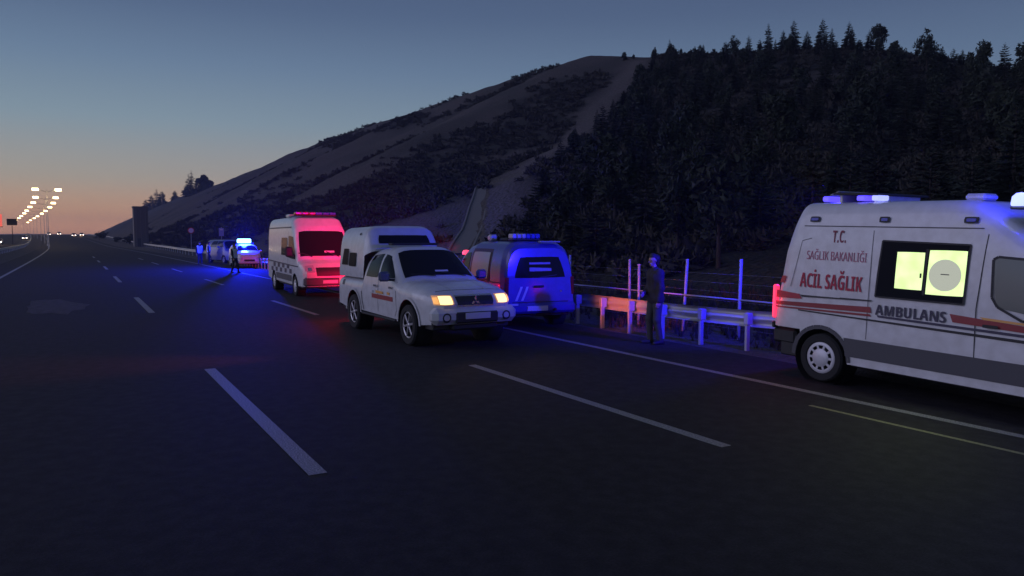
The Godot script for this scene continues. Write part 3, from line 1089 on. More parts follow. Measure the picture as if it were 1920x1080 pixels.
func near_ambulance() -> void:
	var o := thing("ambulance", "white ambulance with red lettering and two brightly lit side windows", "ambulance")
	var h := van_hull(0.33, 2.6)
	h.top = V([-0.87, 2.55, -0.80, 2.62, 1.75, 2.63, 1.95, 2.60, 2.20, 2.46, 2.52, 2.22, 2.80, 2.05, 3.0, 1.95, 3.55, 1.38, 3.72, 1.22, 4.05, 1.10, 4.22, 0.98, 4.32, 0.82])
	h.wid = V([-0.87, 0.94, -0.78, 0.985, -0.6, 1.0, 3.2, 1.0, 3.8, 0.97, 4.15, 0.88, 4.32, 0.74])
	h.bot = V([-0.87, 0.73, -0.36, 0.73, -0.345, 0.44, 0.35, 0.44, 0.36, 0.325, 3.0, 0.325, 3.01, 0.36, 4.32, 0.36])
	h.arches = [[0.0, 0.35, 0.43], [3.3, 0.35, 0.43]]
	h.lean = 0.26
	h.lean_y = 1.25
	h.lean_len = 0.7
	part(o, "body", h.mesh(), M.white)
	wheel_wells(o, h, 1.0)
	under_body(o, h, 0.28, 0.62, 0.9)
	for x in [0.0, 3.3]:
		for s in [-1.0, 1.0]: wheel(o, Vector3(x, 0.35, s * 0.885), 0.35, 0.215, "hubcap")
	# dark bands, sills, bumper
	for s in ["right", "left"]:
		part(o, "side_band", h.patch(s, V([0.40, 0.44, 0.37, 0.70, 2.92, 0.70, 2.89, 0.44]), 0.012, 12, 3), M.band)
		part(o, "wheel_trim", line_patch(h, s, arc_points(0.0, 0.35, 0.455, 12), 0.06, 0.010), M.band)
		# marker lamps under the roof edge
		for q in [[-0.42, 0.27], [0.76, 0.15], [1.86, 0.17]]:
			var lamp := part(o, "marker_lamp", h.patch(s, V([q[0], 2.33, q[0], 2.41, q[0] + q[1], 2.41, q[0] + q[1], 2.33]), 0.022, 3, 2, 0.3), M.trim)
			part(lamp, "lamp_lens", h.patch(s, V([q[0] + 0.03, 2.35, q[0] + 0.03, 2.39, q[0] + q[1] - 0.03, 2.39, q[0] + q[1] - 0.03, 2.35]), 0.030, 2, 2, 0.3), M.lens_blue)
		part(o, "roof_gutter", line_patch(h, s, V([-0.55, 2.27, 2.1, 2.27]), 0.014, 0.006), M.band)
		# dark glazing with two lit panes
		var g := part(o, "window", h.patch(s, V([0.78, 1.325, 0.83, 2.09, 1.99, 2.07, 1.96, 1.325]), 0.008, 10, 6, 0.06), M.tint_glass)
		part(g, "window_frame", line_patch(h, s, V([0.80, 1.325, 0.845, 2.085, 1.98, 2.065, 1.95, 1.33, 0.80, 1.325]), 0.022, 0.012), M.trim)
		part(g, "lit_window_pane", h.patch(s, V([1.06, 1.46, 1.065, 1.945, 1.435, 1.95, 1.425, 1.46]), 0.014, 6, 6, 0.04), M.window_glow)
		part(g, "lit_window_pane", h.patch(s, V([1.475, 1.415, 1.49, 1.985, 1.955, 1.99, 1.945, 1.425]), 0.014, 6, 6, 0.05), M.window_glow)
		part(g, "pane_edge", line_patch(h, s, V([1.452, 1.40, 1.462, 1.995]), 0.03, 0.018), M.trim)
		part(g, "pane_latch", h.patch(s, V([1.39, 1.62, 1.39, 1.68, 1.415, 1.68, 1.415, 1.62]), 0.022, 2, 2), M.trim)
		var disc := []
		var st := begin()
		st.set_smooth_group(-1)
		for k in 36:
			var a := TAU * k / 36
			var b := TAU * (k + 1) / 36
			var c := Vector2(1.705, 1.675)
			var sgn := 1.0 if s == "right" else -1.0
			st.add_vertex(h.on(s, c, 0.020)); st.add_vertex(h.on(s, c + Vector2(cos(b), sin(b)) * 0.20, 0.020)); st.add_vertex(h.on(s, c + Vector2(cos(a), sin(a)) * 0.20, 0.020))
		part(g, "window_seal_disc", done(st), M.disc_glow)
		part(g, "disc_print", line_patch(h, s, V([1.655, 1.685, 1.76, 1.685]), 0.012, 0.024), M.band)
		# cab window, door seams, handle, mirror
		var cw := part(o, "cab_window", h.patch(s, V([2.31, 1.33, 2.25, 1.93, 2.72, 1.90, 3.15, 1.22]), 0.010, 8, 6, 0.12), M.cab_glass)
		part(cw, "window_seal", line_patch(h, s, V([2.34, 1.34, 2.27, 1.45, 2.25, 1.90, 2.30, 1.935, 2.72, 1.91, 3.14, 1.24, 2.62, 1.20, 2.34, 1.34]), 0.03, 0.014), M.trim)
		part(o, "door_seam", line_patch(h, s, V([2.12, 0.45, 2.10, 1.3, 2.16, 2.2]), 0.012, 0.003), M.trim)
		part(o, "door_seam", line_patch(h, s, V([0.70, 0.72, 0.70, 2.22]), 0.009, 0.003), M.band)
		part(o, "panel_seam", line_patch(h, s, V([-0.58, 1.36, -0.52, 2.05, -0.3, 2.09]), 0.009, 0.003), M.band)
		part(o, "door_handle", h.patch(s, V([2.20, 1.08, 2.20, 1.12, 2.38, 1.12, 2.38, 1.08]), 0.035, 4, 2, 0.3), M.trim)
		# stripes
		part(o, "stripe", h.patch(s, V([-0.84, 1.17, -0.84, 1.285, -0.40, 1.255, -0.35, 1.185]), 0.005, 8, 2), M.red_film)
		part(o, "stripe", h.patch(s, V([-0.35, 1.215, -0.38, 1.245, 0.28, 1.255, 0.22, 1.235]), 0.005, 8, 2), M.black_film)
		part(o, "stripe", h.patch(s, V([0.22, 1.235, 0.28, 1.262, 0.76, 1.27, 0.74, 1.25]), 0.005, 8, 2), M.black_film)
		part(o, "stripe", h.patch(s, V([-0.84, 1.06, -0.84, 1.115, 0.74, 1.175, 0.76, 1.095]), 0.005, 14, 2), M.rust_film)
		part(o, "stripe", h.patch(s, V([-0.84, 1.018, -0.84, 1.040, 0.74, 1.075, 0.76, 1.045]), 0.005, 14, 2), M.rust_film)
		part(o, "stripe", h.patch(s, V([-0.40, 1.005, -0.40, 1.022, 3.2, 0.975, 3.2, 0.935]), 0.006, 24, 2), M.black_film)
		part(o, "stripe", h.patch(s, V([0.86, 1.045, 0.84, 1.075, 3.1, 1.04, 3.1, 1.005]), 0.006, 16, 2), M.letter_dark)
		part(o, "stripe", h.patch(s, V([1.84, 1.10, 1.80, 1.20, 2.9, 1.13, 2.9, 1.06]), 0.007, 10, 2), M.rust_film)
		part(o, "stripe", h.patch(s, V([2.2, 1.17, 2.15, 1.20, 3.1, 1.165, 3.1, 1.14]), 0.008, 8, 2), M.orange_film)
	# lettering on both sides
	for s in [1.0, -1.0]:
		var t := Basis.IDENTITY if s > 0 else Basis(Vector3.UP, PI)
		var Z := func(x: float, y: float) -> Vector3: return Vector3(x, y, s * (h.half(x, y) + 0.005))
		var lean := Basis(Vector3.RIGHT, -0.045 * s)
		writing(o, "T.C.", Z.call(0.19, 2.12), 0.17, 0.21, M.letter_brick, true, lean * t)
		writing(o, "SAĞLIK BAKANLIĞI", Z.call(0.155, 1.84), 0.125, 0.95, M.letter_thin, false, lean * t)
		writing(o, "ACİL SAĞLIK", Z.call(0.095, 1.465), 0.205, 1.0, M.letter, true, lean * t)
		writing(o, "AMBULANS", Z.call(1.29, 1.145), 0.135, 0.94, M.letter_dark, true, t)
		# tail lamps wrap the rear corner
		var c := part(o, "tail_light", box_mesh(Vector3(0.07, 0.52, 0.10), 0.02, Transform3D(Basis.IDENTITY, Vector3(-0.865, 1.10, s * 0.93))), M.tail_glow)
		part(c, "lamp_frame", box_mesh(Vector3(0.05, 0.10, 0.11), 0.015, Transform3D(Basis.IDENTITY, Vector3(-0.86, 0.74, s * 0.93))), M.trim)
		part(o, "marker_plate", h.patch("right" if s > 0 else "left", V([-0.80, 1.40, -0.78, 1.51, -0.70, 1.51, -0.72, 1.40]), 0.012, 3, 3, 0.2), M.red_film)
		omni(o, Vector3(-1.0, 1.1, s * 1.0), Color(1.0, 0.05, 0.12), 0.12, 0.05)
	part(o, "rear_bumper", box_mesh(Vector3(0.42, 0.24, 1.84), 0.04, Transform3D(Basis.IDENTITY, Vector3(-0.70, 0.58, 0))), M.trim)
	part(o, "rear_door_seam", line_patch(h, "rear", V([0, 0.8, 0, 2.5]), 0.015, 0.004), M.trim)
	for z in [-0.45, 0.45]: part(o, "rear_window", h.patch("rear", V([z - 0.32, 1.45, z - 0.32, 2.1, z + 0.32, 2.1, z + 0.32, 1.45]), 0.006, 4, 4, 0.1), M.glass)
	part(o, "windscreen", h.patch("top", V([-0.85, 2.98, -0.78, 3.02, 0.78, 3.02, 0.85, 2.98]), 0.004, 2, 2), M.trim)
	part(o, "windscreen_glass", h.patch("top", V([-0.86, 3.56, -0.76, 3.03, 0.76, 3.03, 0.86, 3.56]), 0.010, 10, 8, 0.08), M.glass)
	part(o, "bonnet_seam", line_patch(h, "top", V([-0.86, 3.74, 0.86, 3.74]), 0.015, 0.004), M.trim)
	for z in [-0.66, 0.66]: part(o, "headlight", h.patch("front", V([z - 0.16, 0.86, z - 0.14, 1.02, z + 0.14, 1.02, z + 0.16, 0.86]), 0.010, 5, 4, 0.2), M.lens_clear)
	part(o, "grille", h.patch("front", V([-0.40, 0.76, -0.42, 0.95, 0.42, 0.95, 0.40, 0.76]), 0.012, 6, 4, 0.1), M.trim)
	part(o, "front_bumper", box_mesh(Vector3(0.30, 0.26, 1.66), 0.06, Transform3D(Basis.IDENTITY, Vector3(4.22, 0.50, 0))), M.band)
	for s in [-1.0, 1.0]:
		var m := part(o, "mirror", box_mesh(Vector3(0.12, 0.34, 0.24), 0.05, Transform3D(Basis.IDENTITY, Vector3(3.12, 1.50, s * 1.17))), M.trim)
		part(m, "mirror_arm", tube_mesh(Vector3(3.14, 1.36, s * 0.98), Vector3(3.12, 1.38, s * 1.16), 0.025, 0.025), M.trim)
	# roof: rear light bar with its far lamps flashing, a hatch, a front beacon bar
	var bar := part(o, "rear_light_bar", box_mesh(Vector3(0.70, 0.035, 1.30), 0.01, Transform3D(Basis(Vector3(0, 0, 1), -0.03), Vector3(0.22, 2.735, 0.05))), M.trim)
	for x in [-0.06, 0.48]: part(bar, "bracket", box_mesh(Vector3(0.05, 0.14, 1.1), 0.01, Transform3D(Basis.IDENTITY, Vector3(x, 2.67, 0.05))), M.white)
	for q in [[0.30, 0.13, "blue_lamp"], [0.52, 0.11, "white_blue_lamp"]]:
		part(bar, "beacon_lamp", box_mesh(Vector3(q[1], 0.075, 0.26), 0.015, Transform3D(Basis.IDENTITY, Vector3(q[0], 2.675, 0.55))), M[q[2]])
	part(bar, "beacon_lamp", box_mesh(Vector3(0.12, 0.08, 0.9), 0.02, Transform3D(Basis.IDENTITY, Vector3(-0.42, 2.68, 0.0))), M.blue_lamp)
	part(bar, "light_visor", box_mesh(Vector3(0.16, 0.02, 1.2), 0.008, Transform3D(Basis(Vector3(0, 0, 1), 0.35), Vector3(-0.14, 2.75, 0.05))), M.silver)
	spot(o, Vector3(-0.75, 2.78, -0.1), Vector3(-1.0, -0.24, -0.10), Color(0.12, 0.07, 1.0), AMB_BLUE, 46.0)
	omni(o, Vector3(-0.75, 2.85, -0.4), Color(0.10, 0.08, 1.0), 5.0, 0.2)
	part(o, "roof_vent", box_mesh(Vector3(0.26, 0.09, 0.34), 0.03, Transform3D(Basis.IDENTITY, Vector3(1.72, 2.67, 0.25))), M.offwhite)
	var fb := part(o, "front_light_bar", box_mesh(Vector3(0.20, 0.04, 1.60), 0.015, Transform3D(Basis.IDENTITY, Vector3(2.40, 2.52, 0.0))), M.band)
	for z in [-0.5, 0.5]: part(fb, "bracket", box_mesh(Vector3(0.06, 0.24, 0.05), 0.01, Transform3D(Basis.IDENTITY, Vector3(2.40, 2.42, z))), M.trim)
	for z in [-0.80, 0.80]:
		part(fb, "beacon_lamp", lathe_mesh([Vector2(0.09, 0), Vector2(0.10, 0.02), Vector2(0.09, 0.11), Vector2(0.05, 0.15), Vector2(0, 0.16)], 16, Transform3D(Basis.IDENTITY, Vector3(2.42, 2.54, z))), M.front_lamp)
		omni(o, Vector3(2.46, 2.80, z), Color(0.10, 0.10, 1.0), 0.8, 0.15)
	# light falling out of the windows
	for s in [1.0, -1.0]:
		var al := AreaLight3D.new()
		al.name = "window_light"
		al.area_size = Vector2(0.9, 0.5)
		al.light_color = Color(0.93, 1.0, 0.62)
		al.light_energy = WINDOW_LIGHT
		al.area_range = 40.0
		al.shadow_enabled = true
		o.add_child(al, true)
		al.position = Vector3(1.5, 1.70, s * 1.03)
		al.basis = Basis(Vector3.UP, 0.0 if s < 0 else PI)
	# place it
	var yaw := deg_to_rad(2.0)
	var pit := deg_to_rad(-1.5)
	var fw := Vector3(sin(yaw) * cos(pit), sin(pit), cos(yaw) * cos(pit))
	var sd := Vector3(cos(yaw), 0, -sin(yaw))
	o.transform = Transform3D(Basis(fw, sd.cross(fw) * -1.0, -sd), Vector3(9.35, 0.0, -7.09) + sd * 1.0)

func arc_points(cx: float, cy: float, r: float, n: int) -> Array:
	var a := []
	for k in n + 1: a.append(Vector2(cx - r * cos(PI * k / n), cy + r * sin(PI * k / n)))
	return a

func far_ambulance() -> void:
	var o := thing("ambulance", "high-roofed white van with red-lit front parked behind the pickup", "ambulance")
	var h := van_hull(0.4, 2.85)
	h.top = V([-3.0, 2.70, -2.9, 2.80, 0.9, 2.82, 1.25, 2.76, 1.62, 2.48, 1.80, 2.28, 2.30, 1.50, 2.42, 1.28, 2.72, 1.15, 2.90, 1.02, 3.0, 0.86])
	h.wid = V([-3.0, 0.95, -2.9, 1.0, 2.2, 1.0, 2.6, 0.97, 2.85, 0.90, 3.0, 0.80])
	h.bot = V([-3.0, 0.5, -2.3, 0.42, 3.0, 0.36])
	h.arches = [[-1.75, 0.35, 0.44], [2.0, 0.35, 0.44]]
	h.mid = 0.78
	part(o, "body", h.mesh(), M.white)
	wheel_wells(o, h, 1.0)
	under_body(o, h, 0.3, 0.62, 0.9)
	for x in [-1.75, 2.0]:
		for s in [-1.0, 1.0]: wheel(o, Vector3(x, 0.35, s * 0.885), 0.35, 0.215, "hubcap")
	for s in ["right", "left"]:
		part(o, "cab_window", h.patch(s, V([0.98, 1.32, 0.98, 2.12, 1.66, 2.08, 2.18, 1.28]), 0.008, 8, 6, 0.12), M.glass)
		part(o, "side_window", h.patch(s, V([-0.3, 1.40, -0.3, 2.05, 0.75, 2.05, 0.75, 1.40]), 0.008, 8, 6, 0.08), M.glass)
		part(o, "roof_gutter", line_patch(h, s, V([-2.8, 2.42, 1.3, 2.42]), 0.05, 0.006), M.band)
		part(o, "door_seam", line_patch(h, s, V([0.90, 0.45, 0.90, 2.3]), 0.016, 0.003), M.trim)
		part(o, "stripe", h.patch(s, V([-2.9, 1.12, -2.9, 1.17, 2.5, 1.06, 2.5, 1.02]), 0.005, 20, 2), M.letter_dark)
		part(o, "side_band", h.patch(s, V([-1.25, 0.50, -1.28, 0.72, 1.52, 0.70, 1.5, 0.48]), 0.010, 12, 2), M.band)
		for k in 9:
			var x := -2.2 + k * 0.42
			var y := 0.76 + 0.17 * (k % 2)
			part(o, "reflective_square", h.patch(s, V([x, y, x, y + 0.16, x + 0.38, y + 0.16, x + 0.38, y]), 0.006, 2, 2), M.letter_dark)
	part(o, "windscreen", h.patch("top", V([-0.88, 2.36, -0.80, 1.80, 0.80, 1.80, 0.88, 2.36]), 0.010, 10, 8, 0.08), M.glass)
	part(o, "windscreen_sticker", h.patch("top", V([-0.35, 2.30, -0.35, 2.26, 0.0, 2.26, 0.0, 2.30]), 0.020, 2, 2), M.plate)
	for z in [-0.5, 0.45]:
		part(o, "wiper", line_patch(h, "top", V([z, 2.38, z + 0.45, 2.28]), 0.02, 0.025), M.trim)
	for z in [-0.68, 0.68]:
		var hl := part(o, "headlight", h.patch("front", V([z - 0.17, 0.84, z - 0.15, 1.10, z + 0.15, 1.08, z + 0.17, 0.86]), 0.010, 5, 4, 0.2), M.lens_clear)
		part(hl, "lamp_reflector", h.patch("front", V([z - 0.07, 0.90, z - 0.07, 1.02, z + 0.07, 1.02, z + 0.07, 0.90]), 0.018, 3, 3, 0.4), M.chrome)
	part(o, "grille", h.patch("front", V([-0.46, 0.72, -0.48, 1.02, 0.48, 1.02, 0.46, 0.72]), 0.012, 6, 4, 0.1), M.trim)
	part(o, "front_bumper", box_mesh(Vector3(0.34, 0.34, 1.78), 0.07, Transform3D(Basis.IDENTITY, Vector3(2.87, 0.52, 0))), M.band)
	part(o, "number_plate", box_mesh(Vector3(0.02, 0.11, 0.52), 0.004, Transform3D(Basis.IDENTITY, Vector3(3.05, 0.52, 0))), M.plate)
	for s in [-1.0, 1.0]:
		var m := part(o, "mirror", box_mesh(Vector3(0.12, 0.36, 0.26), 0.05, Transform3D(Basis.IDENTITY, Vector3(2.02, 1.55, s * 1.18))), M.trim)
		part(m, "mirror_arm", tube_mesh(Vector3(2.05, 1.40, s * 0.98), Vector3(2.02, 1.43, s * 1.16), 0.025, 0.025), M.trim)
	light_bar(o, Vector3(1.0, 2.86, 0.0), Vector3(0.32, 0.15, 1.5), M.lens_blue, M.lens_red, "front_light_bar")
	part(o, "roof_vent", box_mesh(Vector3(0.6, 0.12, 0.5), 0.04, Transform3D(Basis.IDENTITY, Vector3(0.0, 2.86, 0.55))), M.offwhite)
	face_along(o, Vector3(7.95, 0, -29.4), 182.0)
	o.scale = Vector3.ONE * 1.03

func pickup() -> void:
	var o := thing("pickup_truck", "pale pickup truck with tall rear canopy and headlights on", "pickup truck")
	var h := Hull.new()
	h.n = 5.0
	h.mid = 0.72
	h.belt = 1.05
	h.tum = 0.20
	h.top = V([-2.60, 1.12, -2.5, 1.16, -0.98, 1.16, -0.94, 1.20, -0.86, 1.66, -0.70, 1.76, -0.2, 1.81, 0.12, 1.80, 0.35, 1.74, 1.00, 1.25, 1.08, 1.19, 1.6, 1.15, 2.0, 1.09, 2.25, 1.02, 2.40, 0.93, 2.48, 0.84])
	h.wid = V([-2.60, 0.86, -2.5, 0.90, -1.0, 0.90, -0.2, 0.91, 1.0, 0.91, 1.7, 0.90, 2.1, 0.86, 2.35, 0.76, 2.48, 0.62])
	h.bot = V([-2.60, 0.52, -2.1, 0.46, 2.0, 0.42, 2.48, 0.46])
	h.arches = [[-1.50, 0.40, 0.46], [1.52, 0.40, 0.46]]
	part(o, "body", h.mesh(), M.offwhite)
	wheel_wells(o, h, 0.9)
	under_body(o, h, 0.34, 0.66, 0.78)
	for x in [-1.50, 1.52]:
		for s in [-1.0, 1.0]: wheel(o, Vector3(x, 0.375, s * 0.80), 0.375, 0.24, "spoke")
	# the canopy over the load bed, taller than the cab
	var c := Hull.new()
	c.n = 7.0
	c.mid = 1.25
	c.belt = 1.4
	c.tum = 0.13
	c.top = V([-2.58, 2.16, -2.50, 2.22, -1.1, 2.24, -0.98, 2.20, -0.84, 2.02, -0.74, 1.86, -0.70, 1.80])
	c.wid = V([-2.58, 0.86, -2.5, 0.885, -1.0, 0.885, -0.84, 0.86, -0.74, 0.80, -0.70, 0.76])
	c.bot = V([-2.58, 1.13, -0.95, 1.13, -0.93, 1.60, -0.70, 1.70])
	var cp := part(o, "canopy", c.mesh(), M.offwhite)
	for s in ["right", "left"]:
		part(cp, "canopy_window", c.patch(s, V([-2.32, 1.38, -2.25, 1.74, -1.92, 1.74, -1.92, 1.38]), 0.008, 6, 4, 0.1), M.tint_glass)
		part(cp, "canopy_window", c.patch(s, V([-1.84, 1.36, -1.84, 1.66, -1.40, 1.66, -1.40, 1.36]), 0.008, 6, 4, 0.1), M.tint_glass)
		part(cp, "window_bar", c.patch(s, V([-1.90, 1.38, -1.90, 1.70, -1.86, 1.70, -1.86, 1.38]), 0.014, 2, 4), M.trim)
		part(cp, "roof_clip", c.patch(s, V([-1.35, 2.04, -1.35, 2.09, -1.27, 2.09, -1.27, 2.04]), 0.016, 2, 2), M.trim)
	part(cp, "front_pane", c.patch("front", V([-0.60, 1.86, -0.56, 2.04, 0.56, 2.04, 0.60, 1.86]), 0.010, 6, 4, 0.1), M.glass)
	part(o, "roof_bar", box_mesh(Vector3(0.22, 0.05, 1.05), 0.02, Transform3D(Basis.IDENTITY, Vector3(-0.30, 1.85, 0))), M.trim)
	for s in ["right", "left"]:
		part(o, "side_window", h.patch(s, V([-0.76, 1.18, -0.62, 1.62, -0.06, 1.67, -0.06, 1.18]), 0.008, 6, 5, 0.14), M.glass)
		part(o, "side_window", h.patch(s, V([0.04, 1.18, 0.04, 1.66, 0.30, 1.62, 0.82, 1.20]), 0.008, 6, 5, 0.12), M.glass)
		part(o, "bed_gap", line_patch(h, s, V([-0.80, 1.62, -0.92, 1.40, -1.00, 1.15, -1.00, 0.85, -0.96, 0.65, -0.86, 0.47]), 0.035, 0.006), M.trim)
		part(o, "door_seam", line_patch(h, s, V([0.0, 1.16, 0.0, 0.5]), 0.014, 0.003), M.trim)
		part(o, "door_seam", line_patch(h, s, V([0.92, 1.14, 0.98, 0.6, 0.90, 0.48]), 0.014, 0.003), M.trim)
		part(o, "door_handle", h.patch(s, V([-0.20, 1.00, -0.20, 1.04, -0.03, 1.04, -0.03, 1.00]), 0.025, 3, 2, 0.3), M.chrome)
		part(o, "door_handle", h.patch(s, V([0.62, 1.00, 0.62, 1.04, 0.79, 1.04, 0.79, 1.00]), 0.025, 3, 2, 0.3), M.chrome)
		for q in [[-0.45, 0.16, "plate"], [-0.12, 0.40, "orange_film"], [0.50, 0.14, "orange_film"]]:
			part(o, "reflective_strip", h.patch(s, V([q[0], 0.875, q[0], 0.925, q[0] + q[1], 0.915, q[0] + q[1], 0.865]), 0.006, 4, 2), M[q[2]])
		part(o, "door_stripe", h.patch(s, V([-0.35, 0.76, -0.35, 0.85, 0.80, 0.84, 0.80, 0.75]), 0.005, 10, 2), M.rust_film)
		part(o, "side_step", box_mesh(Vector3(1.9, 0.05, 0.16), 0.02, Transform3D(Basis.IDENTITY, Vector3(0.02, 0.40, 0.86 if s == "right" else -0.86))), M.trim)
		part(o, "wheel_flare", line_patch(h, s, arc_points(-1.50, 0.40, 0.475, 14), 0.05, 0.018), M.offwhite)
		part(o, "wheel_flare", line_patch(h, s, arc_points(1.52, 0.40, 0.475, 14), 0.05, 0.018), M.offwhite)
		part(o, "fuel_flap", h.patch(s, V([-2.28, 0.93, -2.28, 1.05, -2.14, 1.05, -2.14, 0.93]), 0.006, 3, 3, 0.2), M.band)
	part(o, "windscreen", h.patch("top", V([-0.74, 1.00, -0.62, 0.36, 0.62, 0.36, 0.74, 1.00]), 0.010, 10, 8, 0.06), M.glass)
	part(o, "windscreen_sticker", h.patch("top", V([-0.22, 0.93, -0.22, 0.89, 0.06, 0.89, 0.06, 0.93]), 0.020, 2, 2), M.plate)
	for z in [-0.55, 0.10]: part(o, "wiper", line_patch(h, "top", V([z, 1.04, z + 0.5, 0.96]), 0.02, 0.025), M.trim)
	part(o, "bonnet_seam", line_patch(h, "top", V([-0.80, 2.18, 0.80, 2.18]), 0.014, 0.004), M.trim)
	for z in [-0.34, 0.34]: part(o, "bonnet_crease", line_patch(h, "top", V([z * 1.25, 1.15, z, 2.2]), 0.02, 0.008), M.offwhite)
	# front: headlights, grille with three-diamond emblem, bumper
	for s in [-1.0, 1.0]:
		var z0: float = s * 0.60
		var hl := part(o, "headlight", h.patch("front", V([z0 - 0.17, 0.80, z0 - 0.17, 0.965, z0 + 0.17, 0.965, z0 + 0.17, 0.80]), 0.014, 8, 5, 0.12), M.head_lens)
		var zi: float = s * 0.57
		part(hl, "lamp_bulb", h.patch("front", V([zi - 0.115, 0.81, zi - 0.115, 0.955, zi + 0.115, 0.955, zi + 0.115, 0.81]), 0.022, 6, 5, 0.2), M.head_glow)
		var za: float = s * 0.735
		part(hl, "indicator_lamp", h.patch("front", V([za - 0.035, 0.82, za - 0.035, 0.94, za + 0.035, 0.93, za + 0.035, 0.83]), 0.026, 3, 3, 0.1), M.amber_glow)
		spot(o, Vector3(2.62, 0.88, s * 0.6), Vector3(1, -0.12, 0.0), Color(1.0, 0.78, 0.48), HEAD, 38.0)
		spot(o, Vector3(2.40, 0.90, s * 0.93), Vector3(-0.24, -0.04, s), Color(1.0, 0.42, 0.20), AMBER, 19.0)
		part(o, "fog_lamp", lathe_mesh([Vector2(0.085, 0), Vector2(0.085, 0.03), Vector2(0.06, 0.035), Vector2(0.05, 0.02), Vector2(0, 0.018)], 16, Transform3D(Basis(Vector3(0, 1, 0), Vector3(1, 0, 0), Vector3(0, 0, -1)), Vector3(2.52, 0.58, s * 0.60))), M.trim)
	part(o, "grille", h.patch("front", V([-0.36, 0.79, -0.38, 0.94, 0.38, 0.94, 0.36, 0.79]), 0.010, 8, 4, 0.05), M.trim)
	part(o, "grille_bar", h.patch("front", V([-0.38, 0.945, -0.38, 0.97, 0.38, 0.97, 0.38, 0.945]), 0.016, 8, 1), M.chrome)
	part(o, "grille_bar", h.patch("front", V([-0.36, 0.765, -0.36, 0.79, 0.36, 0.79, 0.36, 0.765]), 0.016, 8, 1), M.chrome)
	for k in 3:
		var a := PI / 2 + TAU * k / 3
		var d := Vector2(cos(a), sin(a)) * 0.10
		var e := Vector2(-d.y, d.x) * 0.52
		var m := Vector2(0, 0.855)
		var st := begin()
		st.set_smooth_group(-1)
		var P := func(q: Vector2) -> Vector3: return Vector3(h.end(0.86, 0.0, true) + 0.028, q.y, q.x)
		quad(st, P.call(m), P.call(m + d / 2 + e / 2), P.call(m + d), P.call(m + d / 2 - e / 2))
		part(o, "emblem", done(st), M.chrome)
	part(o, "front_bumper", box_mesh(Vector3(0.30, 0.30, 1.70), 0.09, Transform3D(Basis.IDENTITY, Vector3(2.40, 0.60, 0))), M.offwhite)
	part(o, "lower_intake", box_mesh(Vector3(0.06, 0.20, 0.86), 0.03, Transform3D(Basis.IDENTITY, Vector3(2.54, 0.57, 0))), M.trim)
	part(o, "number_plate", box_mesh(Vector3(0.02, 0.11, 0.50), 0.004, Transform3D(Basis.IDENTITY, Vector3(2.585, 0.60, 0))), M.plate)
	part(o, "skid_plate", box_mesh(Vector3(0.30, 0.12, 0.9), 0.03, Transform3D(Basis.IDENTITY, Vector3(2.33, 0.40, 0))), M.trim)
	for s in [-1.0, 1.0]:
		var m := part(o, "mirror", box_mesh(Vector3(0.11, 0.19, 0.22), 0.04, Transform3D(Basis.IDENTITY, Vector3(0.74, 1.24, s * 1.06))), M.navy)
		part(m, "mirror_arm", tube_mesh(Vector3(0.78, 1.17, s * 0.86), Vector3(0.75, 1.18, s * 1.0), 0.025, 0.025), M.trim)
		part(o, "tail_light", box_mesh(Vector3(0.06, 0.34, 0.16), 0.02, Transform3D(Basis.IDENTITY, Vector3(-2.60, 0.92, s * 0.78))), M.tail_glow)
		omni(o, Vector3(-2.75, 0.92, s * 0.80), Color(1.0, 0.03, 0.14), TAIL, 0.06)
	part(o, "rear_bumper", box_mesh(Vector3(0.2, 0.18, 1.70), 0.04, Transform3D(Basis.IDENTITY, Vector3(-2.66, 0.52, 0))), M.trim)
	face_along(o, Vector3(6.52, 0, -15.2), 179.5)
	o.scale = Vector3.ONE * 1.06

